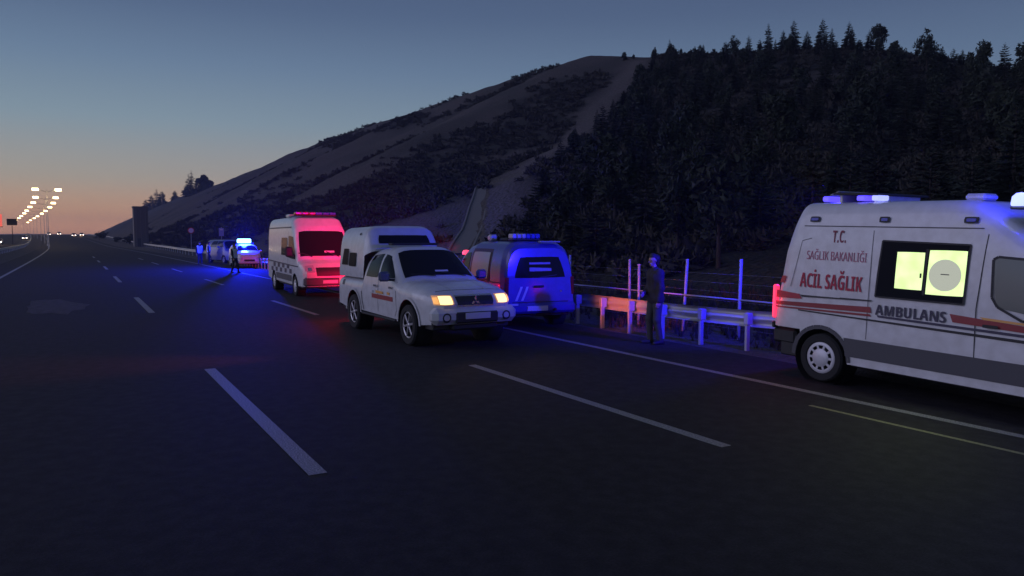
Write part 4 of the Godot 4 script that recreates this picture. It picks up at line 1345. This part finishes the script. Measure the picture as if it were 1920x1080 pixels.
func gendarme_van() -> void:
	var o := thing("minivan", "blue minivan seen from behind with roof light bar, beside the pickup", "van")
	var h := Hull.new()
	h.n = 6.0
	h.mid = 0.62
	h.belt = 1.0
	h.tum = 0.14
	h.top = V([-2.20, 1.86, -2.12, 1.96, -1.9, 2.02, 0.1, 2.02, 0.55, 1.94, 0.85, 1.80, 1.50, 1.22, 1.62, 1.14, 2.0, 1.04, 2.18, 0.90, 2.24, 0.76])
	h.wid = V([-2.20, 0.85, -2.12, 0.90, -1.9, 0.925, 1.2, 0.925, 1.8, 0.88, 2.1, 0.78, 2.24, 0.62])
	h.bot = V([-2.20, 0.42, -1.9, 0.36, 2.0, 0.34, 2.24, 0.36])
	h.arches = [[-1.38, 0.32, 0.38], [1.45, 0.32, 0.38]]
	h.lean = 0.10
	h.lean_y = 0.9
	part(o, "body", h.mesh(), M.gendarme)
	wheel_wells(o, h, 0.92)
	under_body(o, h, 0.28, 0.55, 0.8)
	for x in [-1.38, 1.45]:
		for s in [-1.0, 1.0]: wheel(o, Vector3(x, 0.32, s * 0.815), 0.32, 0.205, "hubcap")
	for s in ["right", "left"]:
		part(o, "side_panel", h.patch(s, V([-1.25, 1.08, -1.20, 1.84, 0.12, 1.84, 0.12, 1.08]), 0.005, 14, 6, 0.05), M.trim)
		part(o, "side_window", h.patch(s, V([-1.15, 1.12, -1.10, 1.76, 0.02, 1.76, 0.02, 1.12]), 0.012, 8, 6, 0.1), M.pale_glass)
		part(o, "cab_window", h.patch(s, V([0.22, 1.16, 0.22, 1.74, 0.62, 1.70, 1.22, 1.14]), 0.010, 8, 6, 0.1), M.glass)
		part(o, "door_seam", line_patch(h, s, V([0.16, 0.42, 0.16, 1.80]), 0.014, 0.012), M.trim)
		part(o, "door_rail", line_patch(h, s, V([-1.9, 1.06, -0.2, 1.06]), 0.025, 0.010), M.trim)
		var zz := 1.04 if s == "right" else -1.04
		var m := part(o, "mirror", box_mesh(Vector3(0.12, 0.24, 0.22), 0.05, Transform3D(Basis.IDENTITY, Vector3(1.08, 1.24, zz))), M.trim)
		part(m, "mirror_arm", tube_mesh(Vector3(1.10, 1.15, zz * 0.86), Vector3(1.08, 1.17, zz), 0.025, 0.025), M.trim)
	part(o, "windscreen", h.patch("top", V([-0.78, 1.46, -0.66, 0.90, 0.66, 0.90, 0.78, 1.46]), 0.010, 10, 8, 0.08), M.glass)
	# rear: window with two lines of faded print, handle, lamps, bumper, plate
	var rw := part(o, "rear_window", h.patch("rear", V([-0.66, 1.18, -0.50, 1.66, 0.50, 1.66, 0.66, 1.18]), 0.010, 10, 6, 0.10), M.glass)
	part(rw, "window_print", h.patch("rear", V([-0.27, 1.49, -0.27, 1.535, 0.27, 1.535, 0.27, 1.49]), 0.014, 6, 2), M.letter_pale)
	part(rw, "window_print", h.patch("rear", V([-0.27, 1.33, -0.27, 1.42, 0.29, 1.40, 0.29, 1.33]), 0.014, 6, 2), M.letter_pale)
	part(rw, "rear_wiper", line_patch(h, "rear", V([-0.02, 1.19, 0.42, 1.24]), 0.02, 0.03), M.trim)
	part(o, "door_handle", box_mesh(Vector3(0.04, 0.05, 0.26), 0.015, Transform3D(Basis.IDENTITY, Vector3(-2.215, 0.98, -0.05))), M.trim)
	for q in [-0.55, -0.40]:
		part(o, "rear_stripe", h.patch("rear", V([q - 0.10, 0.66, q + 0.04, 0.98, q + 0.10, 0.98, q - 0.04, 0.66]), 0.006, 3, 4), M.plate)
	part(o, "rear_seam", line_patch(h, "rear", V([-0.72, 0.62, 0.72, 0.62]), 0.02, 0.005), M.trim)
	part(o, "lock_button", h.patch("rear", V([0.50, 0.84, 0.50, 0.88, 0.54, 0.88, 0.54, 0.84]), 0.012, 2, 2, 0.5), M.chrome)
	for s in [-1.0, 1.0]:
		part(o, "tail_light", box_mesh(Vector3(0.05, 0.44, 0.09), 0.02, Transform3D(Basis.IDENTITY, Vector3(-2.17, 0.98, s * 0.835))), M.lens_red)
	part(o, "rear_bumper", box_mesh(Vector3(0.18, 0.24, 1.78), 0.06, Transform3D(Basis.IDENTITY, Vector3(-2.20, 0.48, 0))), M.gendarme)
	part(o, "number_plate", box_mesh(Vector3(0.02, 0.115, 0.52), 0.004, Transform3D(Basis.IDENTITY, Vector3(-2.30, 0.48, -0.12))), M.plate)
	part(o, "reflector", box_mesh(Vector3(0.02, 0.045, 0.22), 0.006, Transform3D(Basis.IDENTITY, Vector3(-2.30, 0.58, -0.72))), M.plate)
	part(o, "tow_hook", tube_mesh(Vector3(-2.22, 0.42, 0.30), Vector3(-2.38, 0.46, 0.30), 0.03, 0.03), M.trim)
	# roof fittings
	light_bar(o, Vector3(-1.62, 2.06, -0.16), Vector3(0.30, 0.17, 0.72), M.lens_clear, M.lens_blue)
	part(o, "roof_lamp", box_mesh(Vector3(0.22, 0.16, 0.20), 0.04, Transform3D(Basis.IDENTITY, Vector3(-0.2, 2.10, -0.40))), M.lens_clear)
	part(o, "roof_box", box_mesh(Vector3(0.5, 0.08, 0.35), 0.03, Transform3D(Basis.IDENTITY, Vector3(-0.6, 2.06, -0.1))), M.trim)
	part(o, "roof_strip", box_mesh(Vector3(0.16, 0.04, 0.52), 0.015, Transform3D(Basis.IDENTITY, Vector3(-2.02, 2.01, 0.30))), M.silver)
	part(o, "red_beacon_lamp", lathe_mesh([Vector2(0.10, 0), Vector2(0.10, 0.06), Vector2(0.07, 0.11), Vector2(0, 0.12)], 14, Transform3D(Basis.IDENTITY, Vector3(1.05, 1.66, -0.66))), M.red_lamp)
	spot(o, Vector3(1.40, 1.80, -0.70), Vector3(1.0, 0.02, -0.06), Color(1.0, 0.04, 0.32), RED_BEACON, 22.0)
	face_along(o, Vector3(9.55, 0, -16.75), 7.0)

func road_car(called: String, label: String, category: String, at: Vector3, heading: float, m: Material, tall: float, style: String, lamps_on: bool, group := "") -> Node3D:
	var o := thing(called, label, category, group)
	var h := Hull.new()
	h.n = 4.5
	h.mid = 0.5
	h.belt = 0.9
	h.tum = 0.22 if tall < 1.6 else 0.14
	var k := tall / 1.45
	if style == "van":
		h.top = V([-2.3, tall - 0.1, -2.2, tall - 0.02, 0.5, tall, 0.9, tall - 0.08, 1.6, 1.20, 2.0, 1.08, 2.25, 0.92, 2.3, 0.8])
	else:
		h.top = V([-2.2, 0.95 * k, -2.0, 1.02 * k, -1.5, 1.38 * k, -0.9, tall, 0.0, tall, 0.3, 1.40 * k, 1.0, 1.0 * k, 1.1, 0.97 * k, 1.8, 0.86 * k, 2.1, 0.72 * k, 2.2, 0.60 * k])
	h.wid = V([-2.3, 0.78, -2.0, 0.88, 1.5, 0.88, 2.0, 0.80, 2.3, 0.62])
	h.bot = V([-2.3, 0.36, -2.0, 0.28, 2.0, 0.28, 2.3, 0.32])
	h.arches = [[-1.35, 0.32, 0.38], [1.35, 0.32, 0.38]]
	part(o, "body", h.mesh(), m)
	for x in [-1.35, 1.35]:
		for s in [-1.0, 1.0]: wheel(o, Vector3(x, 0.32, s * 0.77), 0.32, 0.2, "spoke")
	under_body(o, h, 0.25, 0.5, 0.76)
	var xb := 1.55 if style == "van" else 0.98
	var xt := 0.95 if style == "van" else 0.34
	part(o, "windscreen", h.patch("top", V([-0.72, xb, -0.58, xt, 0.58, xt, 0.72, xb]), 0.010, 8, 6, 0.08), M.glass)
	for s in ["right", "left"]:
		part(o, "side_window", h.patch(s, V([-1.3, 0.98 * k, -1.0, tall - 0.12, -0.05, tall - 0.12, -0.05, 0.98 * k]), 0.008, 6, 5, 0.1), M.glass)
		part(o, "side_window", h.patch(s, V([0.02, 0.98 * k, 0.02, tall - 0.12, xt - 0.1, tall - 0.14, xb - 0.15, 1.0 * k]), 0.008, 6, 5, 0.1), M.glass)
		var zz := 0.98 if s == "right" else -0.98
		part(o, "mirror", box_mesh(Vector3(0.12, 0.14, 0.2), 0.04, Transform3D(Basis.IDENTITY, Vector3(0.7, 1.0 * k, zz))), m)
	for s in [-1.0, 1.0]:
		part(o, "headlight", h.patch("front", V([s * 0.58 - 0.14, 0.52 * k, s * 0.58 - 0.14, 0.64 * k, s * 0.58 + 0.14, 0.64 * k, s * 0.58 + 0.14, 0.52 * k]), 0.012, 4, 3, 0.3), M.far_head if lamps_on else M.lens_clear)
		part(o, "tail_light", box_mesh(Vector3(0.05, 0.16, 0.2), 0.02, Transform3D(Basis.IDENTITY, Vector3(h.x0(), 0.82, s * 0.62))), M.lens_red)
	part(o, "grille", h.patch("front", V([-0.36, 0.46, -0.36, 0.60, 0.36, 0.60, 0.36, 0.46]), 0.010, 4, 3, 0.1), M.trim)
	part(o, "front_bumper", box_mesh(Vector3(0.2, 0.16, 1.5), 0.05, Transform3D(Basis.IDENTITY, Vector3(h.x1() - 0.06, 0.38, 0))), M.plate if called == "police_car" else M.trim)
	face_along(o, at, heading)
	return o

func make_vehicles() -> void:
	near_ambulance()
	pickup()
	far_ambulance()
	gendarme_van()
	var p := road_car("police_car", "police vehicle with its blue roof light bar flashing behind the officer", "police car", Vector3(10.6, 0, -56.5), 183.0, M.white, 1.66, "van", false)
	var bar := part(p, "light_bar", box_mesh(Vector3(0.34, 0.06, 1.2), 0.02, Transform3D(Basis.IDENTITY, Vector3(0.2, 1.70, 0))), M.trim)
	part(bar, "beacon_lamp", box_mesh(Vector3(0.30, 0.30, 0.94), 0.05, Transform3D(Basis.IDENTITY, Vector3(0.2, 1.88, 0.06))), M.police_lamp)
	omni(p, Vector3(0.3, 2.35, 0.06), Color(0.04, 0.10, 1.0), POLICE, 0.3)
	road_car("patrol_van", "dark blue van parked beyond the two officers in reflective vests", "van", Vector3(11.0, 0, -66.5), 165.0, M.navy, 1.95, "van", false)
	# traffic far along the road
	for q in [[-1.0, -395.0], [4.0, -420.0], [7.0, -360.0], [10.5, -372.0]]:
		var c := road_car("distant_car", "tiny car with headlights on coming along the distant road", "car", Vector3(q[0] + bend(q[1]), rise(q[1]) + 0.02, q[1]), 180.0, M.navy, 1.5, "car", true, "oncoming traffic far along the road")
		omni(c, Vector3(2.6, 0.75, 0), Color(1.0, 0.8, 0.6), 6.0, 0.2)
	for q in [[-17.8, -232.0], [-14.6, -236.0], [-9.8, -300.0]]:
		var c := road_car("distant_car", "tiny car with headlights on across the median by the signs", "car", Vector3(q[0] + bend(q[1]), rise(q[1]) + 0.02, q[1]), 180.0, M.navy, 1.5, "car", true, "traffic across the median")
		omni(c, Vector3(2.6, 0.75, 0), Color(1.0, 0.85, 0.65), 6.0, 0.2)


# ------------------------------------------------------------------ people
# bones: [a, b, radius at a, radius at b]; joined with a smooth minimum and meshed as surface nets
func flesh(bones: Array, cell: float, k: float, grow := 0.0) -> ArrayMesh:
	var lo := Vector3.INF
	var hi := -Vector3.INF
	for b in bones:
		var r: float = max(b[2], b[3]) + grow + cell * 2 + k
		for p in [b[0], b[1]]:
			lo = lo.min(p - Vector3.ONE * r)
			hi = hi.max(p + Vector3.ONE * r)
	var n := Vector3i(((hi - lo) / cell).ceil()) + Vector3i.ONE
	var f := PackedFloat32Array()
	f.resize(n.x * n.y * n.z)
	f.fill(10.0)
	for b in bones:
		var a: Vector3 = b[0]
		var e: Vector3 = b[1]
		var ra: float = b[2] + grow
		var rb: float = b[3] + grow
		var m: float = max(ra, rb) + cell * 2 + k
		var i0 := Vector3i(((a.min(e) - Vector3.ONE * m - lo) / cell).floor()).clamp(Vector3i.ZERO, n - Vector3i.ONE)
		var i1 := Vector3i(((a.max(e) + Vector3.ONE * m - lo) / cell).ceil()).clamp(Vector3i.ZERO, n - Vector3i.ONE)
		var ab := e - a
		var ll: float = max(ab.length_squared(), 1e-9)
		for z in range(i0.z, i1.z + 1):
			for y in range(i0.y, i1.y + 1):
				var at := (z * n.y + y) * n.x
				for x in range(i0.x, i1.x + 1):
					var p := lo + Vector3(x, y, z) * cell
					var t: float = clamp((p - a).dot(ab) / ll, 0.0, 1.0)
					var d: float = (p - a - ab * t).length() - lerpf(ra, rb, t)
					var o := f[at + x]
					var h: float = max(k - absf(o - d), 0.0) / k
					f[at + x] = minf(o, d) - h * h * k * 0.25
	var st := begin()
	var vert := {}
	var pts := []
	var sx := 1
	var sy := n.x
	var sz := n.x * n.y
	for z in n.z - 1:
		for y in n.y - 1:
			for x in n.x - 1:
				var i := z * sz + y * sy + x
				var c := [f[i], f[i + 1], f[i + sy], f[i + sy + 1], f[i + sz], f[i + sz + 1], f[i + sz + sy], f[i + sz + sy + 1]]
				var neg := 0
				for v in c:
					if v < 0: neg += 1
				if neg == 0 or neg == 8: continue
				var acc := Vector3.ZERO
				var cnt := 0
				for ed in [[0, 1], [2, 3], [4, 5], [6, 7], [0, 2], [1, 3], [4, 6], [5, 7], [0, 4], [1, 5], [2, 6], [3, 7]]:
					var va: float = c[ed[0]]
					var vb: float = c[ed[1]]
					if (va < 0) == (vb < 0): continue
					var t := va / (va - vb)
					var pa := Vector3(ed[0] & 1, (ed[0] >> 1) & 1, ed[0] >> 2)
					var pb := Vector3(ed[1] & 1, (ed[1] >> 1) & 1, ed[1] >> 2)
					acc += pa.lerp(pb, t)
					cnt += 1
				vert[i] = pts.size()
				pts.append(lo + (Vector3(x, y, z) + acc / cnt) * cell)
	st.set_smooth_group(0)
	for p in pts: st.add_vertex(p)
	for i in vert:
		for ax in 3:
			var d1 := [sx, sy, sz][ax] as int
			if (f[i] < 0) == (f[i + d1] < 0): continue
			var u := [sy, sz, sx][ax] as int
			var v := [sz, sx, sy][ax] as int
			if not (vert.has(i - u) and vert.has(i - v) and vert.has(i - u - v)): continue
			var q := [vert[i], vert[i - u], vert[i - u - v], vert[i - v]]
			if f[i] < 0: q.reverse()
			for w in [0, 1, 2, 0, 2, 3]: st.add_index(q[w])
	st.generate_normals()
	return st.commit()

# a standing figure that faces +z. pose: hands and feet positions
func person(label: String, at: Vector3, turn: float, fine: bool, pose: Dictionary, top_mat: Material, leg_mat: Material, vest: bool, group := "") -> void:
	var o := thing("person", label, "person", group)
	o.position = at
	o.rotation.y = turn
	var cell := 0.014 if fine else 0.026
	var hipy := 0.91
	var bones := []
	var arms := []
	var legs := []
	var hands := []
	var chest: Vector3 = Vector3(0, 1.30, 0.0) + pose.get("lean", Vector3.ZERO)
	var waist := Vector3(0, 1.02, 0.01)
	var torso := []
	for s in [-1.0, 1.0]:
		torso.append([Vector3(s * 0.075, 0.93, 0), Vector3(s * 0.07, 1.06, 0.005), 0.105, 0.098])
		torso.append([Vector3(s * 0.07, 1.06, 0.005), chest + Vector3(s * 0.085, 0.02, 0), 0.098, 0.108])
		torso.append([chest + Vector3(s * 0.085, 0.02, 0), chest + Vector3(s * 0.145, 0.10, -0.01), 0.10, 0.068])
	torso.append([chest + Vector3(0, 0.08, -0.01), chest + Vector3(0, 0.17, 0.0), 0.075, 0.06])
	var neck := [chest + Vector3(0, 0.14, 0.0), chest + Vector3(0, 0.25, 0.02), 0.056, 0.052]
	var headc: Vector3 = chest + Vector3(0, 0.335, 0.03)
	for s in [-1.0, 1.0]:
		var sh: Vector3 = chest + Vector3(s * 0.175, 0.10, -0.01)
		var hand: Vector3 = pose["hand_r" if s < 0 else "hand_l"]
		var l1 := 0.29
		var l2 := 0.26
		var d := hand - sh
		var dist: float = min(d.length(), l1 + l2 - 0.005)
		var dirn := d.normalized()
		var aa := (l1 * l1 - l2 * l2 + dist * dist) / (2 * dist)
		var hh := sqrt(max(0.0, l1 * l1 - aa * aa))
		var out: Vector3 = (Vector3(s * 0.7, -0.2, -0.8) - dirn * dirn.dot(Vector3(s * 0.7, -0.2, -0.8))).normalized()
		var el := sh + dirn * aa + out * hh
		var wr := sh + dirn * dist
		arms.append([sh, el, 0.062, 0.048])
		arms.append([el, wr, 0.047, 0.034])
		var hd: Vector3 = (wr - el).normalized()
		var pal: Vector3 = wr + hd * 0.085
		hands.append([wr, wr + hd * 0.02, 0.028, 0.028])
		var across := hd.cross(Vector3(s, 0.1, 0.2)).normalized()
		var curl: Vector3 = across.cross(hd).normalized() * -s
		for q in 4:
			var off := across * (q - 1.5) * 0.021
			hands.append([wr + off * 0.5, pal + off, 0.017, 0.014])
			var fl: float = [0.036, 0.044, 0.041, 0.031][q]
			var k1: Vector3 = pal + off + hd * fl + curl * 0.008
			var k2: Vector3 = k1 + hd * fl * 0.6 + curl * 0.022
			hands.append([pal + off, k1, 0.0105, 0.0095])
			hands.append([k1, k2, 0.0095, 0.008])
		var th := wr + hd * 0.03 + across * -0.032
		hands.append([th, th + hd * 0.035 + across * -0.022 + curl * 0.008, 0.014, 0.011])
		hands.append([th + hd * 0.035 + across * -0.022 + curl * 0.008, th + hd * 0.062 + across * -0.022 + curl * 0.018, 0.011, 0.009])
		var foot: Vector3 = pose["foot_r" if s < 0 else "foot_l"]
		var hip := Vector3(s * 0.095, hipy, 0)
		var ank := foot + Vector3(0, 0.085, 0)
		var kd := hip.lerp(ank, 0.49) + Vector3(0, 0, 0.03 + pose.get("bend", 0.0))
		legs.append([hip, kd, 0.092, 0.060])
		legs.append([kd, ank, 0.058, 0.042])
	var shoes := []
	for s in [-1.0, 1.0]:
		var foot: Vector3 = pose["foot_r" if s < 0 else "foot_l"]
		var out := Vector3(s * 0.25, 0, 1).normalized()
		shoes.append([foot + Vector3(0, 0.045, -0.04), foot + Vector3(0, 0.045, 0.03), 0.045, 0.045])
		shoes.append([foot + Vector3(0, 0.045, 0.03), foot + Vector3(0, 0.034, 0) + out * 0.16, 0.045, 0.034])
	var head := [
		[headc + Vector3(0, 0.035, -0.015), headc + Vector3(0, 0.03, 0.018), 0.085, 0.082],
		[headc + Vector3(0, -0.02, 0.02), headc + Vector3(0, -0.075, 0.055), 0.068, 0.036],
		[headc + Vector3(0, 0.005, 0.095), headc + Vector3(0, -0.022, 0.113), 0.010, 0.015],
		[headc + Vector3(-0.035, 0.03, 0.083), headc + Vector3(0.035, 0.03, 0.083), 0.012, 0.012],
		[headc + Vector3(-0.018, -0.052, 0.086), headc + Vector3(0.018, -0.052, 0.086), 0.011, 0.011],
		[headc + Vector3(-0.082, 0.012, 0.005), headc + Vector3(-0.088, -0.02, 0.0), 0.018, 0.012],
		[headc + Vector3(0.082, 0.012, 0.005), headc + Vector3(0.088, -0.02, 0.0), 0.018, 0.012]]
	var body := torso + arms + legs + shoes + [neck] + head + hands
	if fine:
		part(o, "body", flesh(body, 0.011, 0.018, -0.004), M.skin)
	else:
		part(o, "body", flesh(body, 0.02, 0.03, -0.006), M.skin)
	part(o, "jacket", flesh(torso + arms + [[Vector3(-0.08, 0.90, 0), Vector3(0.08, 0.90, 0), 0.112, 0.112]], cell, 0.05, 0.014), top_mat)
	part(o, "trousers", flesh(legs + [[Vector3(-0.07, 0.93, 0), Vector3(0.07, 0.93, 0), 0.105, 0.105]], cell, 0.05, 0.013), leg_mat)
	for s in 2: part(o, "shoe", flesh(shoes.slice(s * 2, s * 2 + 2), cell * 0.8, 0.02, 0.008), M.shoe)
	part(o, "hair", flesh([[headc + Vector3(0, 0.05, -0.03), headc + Vector3(0, 0.085, 0.02), 0.083, 0.058], [headc + Vector3(0, 0.03, -0.045), headc + Vector3(0, -0.03, -0.055), 0.068, 0.05]], cell * 0.7, 0.03, 0.012), M.hair)
	for s in [-1.0, 1.0]: part(o, "eye", lathe_mesh([Vector2(0, -0.009), Vector2(0.008, -0.004), Vector2(0.008, 0.004), Vector2(0, 0.009)], 8, Transform3D(Basis.IDENTITY, headc + Vector3(s * 0.033, 0.008, 0.086))), M.eye)
	if vest:
		var v := part(o, "reflective_vest", flesh(torso.slice(0, 6), cell, 0.06, 0.034), M.vest)
		for y in [1.08, 1.22]:
			var st := begin()
			st.set_smooth_group(0)
			for q in 24:
				var a := TAU * q / 24
				var b := TAU * (q + 1) / 24
				var P := func(t: float, yy: float) -> Vector3: return Vector3(cos(t) * 0.235, yy, sin(t) * 0.160)
				quad(st, P.call(a, y - 0.025), P.call(a, y + 0.025), P.call(b, y + 0.025), P.call(b, y - 0.025))
			part(v, "reflective_band", done(st), M.sign_white)

func make_people() -> void:
	person("person in dark jacket and grey trousers standing by the guardrail", Vector3(9.90, -0.01, -11.3), deg_to_rad(-100.0), true,
		{"hand_r": Vector3(-0.10, 1.02, 0.20), "hand_l": Vector3(0.20, 0.80, 0.06), "foot_r": Vector3(-0.11, 0, 0.05), "foot_l": Vector3(0.10, 0, -0.06), "bend": 0.02, "lean": Vector3(0, 0.02, 0.02)}, M.jacket, M.trousers, false)
	person("officer in pale reflective vest walking before the flashing police vehicle", Vector3(8.25, 0, -47.2), deg_to_rad(40.0), false,
		{"hand_r": Vector3(-0.26, 0.86, 0.14), "hand_l": Vector3(0.24, 0.84, -0.10), "foot_r": Vector3(-0.10, 0, -0.14), "foot_l": Vector3(0.10, 0, 0.18), "bend": 0.04}, M.uniform, M.uniform, true)
	person("officer in white vest standing before the parked dark blue van", Vector3(8.5, 0, -63.5), deg_to_rad(10.0), false,
		{"hand_r": Vector3(-0.28, 0.80, 0.10), "hand_l": Vector3(0.18, 1.0, 0.25), "foot_r": Vector3(-0.12, 0, 0.0), "foot_l": Vector3(0.12, 0, 0.03)}, M.uniform, M.uniform, true)
	person("officer in vest turned aside next to the one before the van", Vector3(9.6, 0, -66.5), deg_to_rad(75.0), false,
		{"hand_r": Vector3(-0.24, 0.82, 0.08), "hand_l": Vector3(0.24, 0.82, 0.05), "foot_r": Vector3(-0.10, 0, 0.06), "foot_l": Vector3(0.10, 0, -0.05)}, M.uniform, M.uniform, true)

# ------------------------------------------------------------------ distant land
func make_distance() -> void:
	var st := begin()
	st.set_smooth_group(0)
	var n := FastNoiseLite.new()
	n.seed = 5
	n.frequency = 0.004
	var z := -1700.0
	var prev := []
	for k in 60:
		var x := -1280.0 + k * 33.0
		var y := 9.0 + 5.0 * n.get_noise_1d(x)
		var row := [Vector3(x, -1, z + 300), Vector3(x, y * 0.7, z + 120), Vector3(x, y, z), Vector3(x, -1, z - 400)]
		if k > 0:
			for j in 3: quad(st, prev[j], prev[j + 1], row[j + 1], row[j])
		prev = row
	ground_piece("distant_hills", done(st), M.verge)

# ------------------------------------------------------------------ sky
func make_sky() -> Sky:
	var W := 512
	var Hh := 256
	var img := Image.create(W, Hh, false, Image.FORMAT_RGBF)
	# colours by elevation in degrees, on the sunset side and on the opposite side
	var el := [0.0, 2.0, 4.0, 8.0, 12.0, 16.0, 20.0, 32.0, 60.0, 90.0]
	var warm := [Color(0.78, 0.36, 0.20), Color(0.60, 0.35, 0.21), Color(0.40, 0.355, 0.295), Color(0.235, 0.315, 0.375), Color(0.150, 0.225, 0.335), Color(0.092, 0.142, 0.245), Color(0.070, 0.108, 0.200), Color(0.052, 0.076, 0.155), Color(0.042, 0.058, 0.130), Color(0.040, 0.055, 0.124)]
	var cool := [Color(0.20, 0.20, 0.26), Color(0.19, 0.21, 0.28), Color(0.17, 0.215, 0.30), Color(0.138, 0.195, 0.29), Color(0.100, 0.152, 0.255), Color(0.074, 0.110, 0.205), Color(0.062, 0.093, 0.182), Color(0.049, 0.072, 0.150), Color(0.042, 0.058, 0.130), Color(0.040, 0.055, 0.124)]
	for y in Hh:
		var e := 90.0 - 180.0 * (y + 0.5) / Hh
		for x in W:
			var az := 360.0 * (x + 0.5) / W
			if az > 180: az -= 360.0
			var da := absf(az - SUNSET)
			if da > 180: da = 360.0 - da
			var g := exp(-pow(da / 65.0, 2.0))
			var c := Color(0.03, 0.03, 0.035)
			if e > 0:
				for k in el.size() - 1:
					if e <= el[k + 1]:
						var t: float = (e - el[k]) / (el[k + 1] - el[k])
						c = (cool[k] as Color).lerp(cool[k + 1], t).lerp((warm[k] as Color).lerp(warm[k + 1], t), g)
						break
			img.set_pixel(x, y, c)
	var m := PanoramaSkyMaterial.new()
	m.panorama = ImageTexture.create_from_image(img)
	m.energy_multiplier = 1.0
	var s := Sky.new()
	s.sky_material = m
	return s

# lamp strengths
const SUNSET := -12.0
const AMB_BLUE := 60.0
const WINDOW_LIGHT := 1.2
const HEAD := 0.25
const AMBER := 22.0
const TAIL := 1.0
const RED_BEACON := 260.0
const POLICE := 240.0

func _ready() -> void:
	rng.seed = 20240611
	hill_noise.seed = 4
	hill_noise.frequency = 0.02
	patch_noise.seed = 8
	patch_noise.frequency = 0.018
	# camera
	var cam := Camera3D.new()
	cam.name = "camera"
	cam.fov = 42.185
	cam.near = 0.05
	cam.far = 6000.0
	cam.position = Vector3(0, 2.1, 0)
	cam.rotation = Vector3(deg_to_rad(-3.841), deg_to_rad(-30.302), 0)
	add_child(cam)
	cam.current = true
	# sky, dusk light, exposure
	var env := Environment.new()
	env.background_mode = Environment.BG_SKY
	env.sky = make_sky()
	env.tonemap_mode = Environment.TONE_MAPPER_LINEAR
	env.tonemap_exposure = 1.0
	env.fog_enabled = true
	env.fog_density = 0.0003
	env.fog_light_color = Color(0.74, 0.78, 0.9)
	env.sdfgi_enabled = true
	env.ssao_enabled = true
	env.ssil_enabled = true
	var we := WorldEnvironment.new()
	we.name = "world_environment"
	we.environment = env
	add_child(we)
	var sun := DirectionalLight3D.new()
	sun.name = "dusk_light"
	sun.light_energy = 0.40
	sun.light_angular_distance = 70.0
	sun.light_color = Color(0.84, 0.82, 1.0)
	sun.shadow_enabled = true
	add_child(sun)
	var sa := deg_to_rad(-70.0)
	var se := deg_to_rad(9.0)
	sun.look_at_from_position(Vector3.ZERO, -Vector3(sin(sa) * cos(se), sin(se), -cos(sa) * cos(se)), Vector3.UP)
	make_materials()
	M.letter_pale = mat(0.32, 0.32, 0.40, 0.5)
	M.window_glow = glow(0.80, 1.0, 0.46, 1.25)
	M.window_glow.emission_texture = noise_tex(0.012, 61, Color(0.88, 0.92, 0.78), Color(1, 1, 1), 256, 3)
	M.window_glow.emission_operator = BaseMaterial3D.EMISSION_OP_MULTIPLY
	M.window_glow.uv1_triplanar = true
	M.window_glow.uv1_scale = Vector3(0.9, 0.9, 0.9)
	M.disc_glow = glow(0.50, 0.53, 0.38, 0.75)
	M.tail_glow = glow(1.0, 0.02, 0.10, 1.2)
	M.blue_lamp = glow(0.08, 0.05, 1.0, 1.6)
	M.white_blue_lamp = glow(0.30, 0.34, 1.0, 1.6)
	M.front_lamp = glow(0.30, 0.36, 1.0, 2.2)
	M.police_lamp = glow(0.30, 0.95, 1.0, 4.0)
	M.red_lamp = glow(1.0, 0.05, 0.12, 2.0)
	M.head_glow = glow(1.0, 0.74, 0.28, 1.9)
	M.head_lens = glow(1.0, 0.42, 0.10, 0.45)
	M.amber_glow = glow(1.0, 0.42, 0.06, 1.0)
	M.far_head = glow(1.0, 0.85, 0.7, 14.0)
	M.street_glow = glow(1.0, 0.72, 0.33, 9.0)
	M.red_glow = glow(0.95, 0.10, 0.06, 0.85)
	make_ground()
	make_hill()
	make_distance()
	make_roadside()
	make_trees()
	make_vehicles()
	make_people()
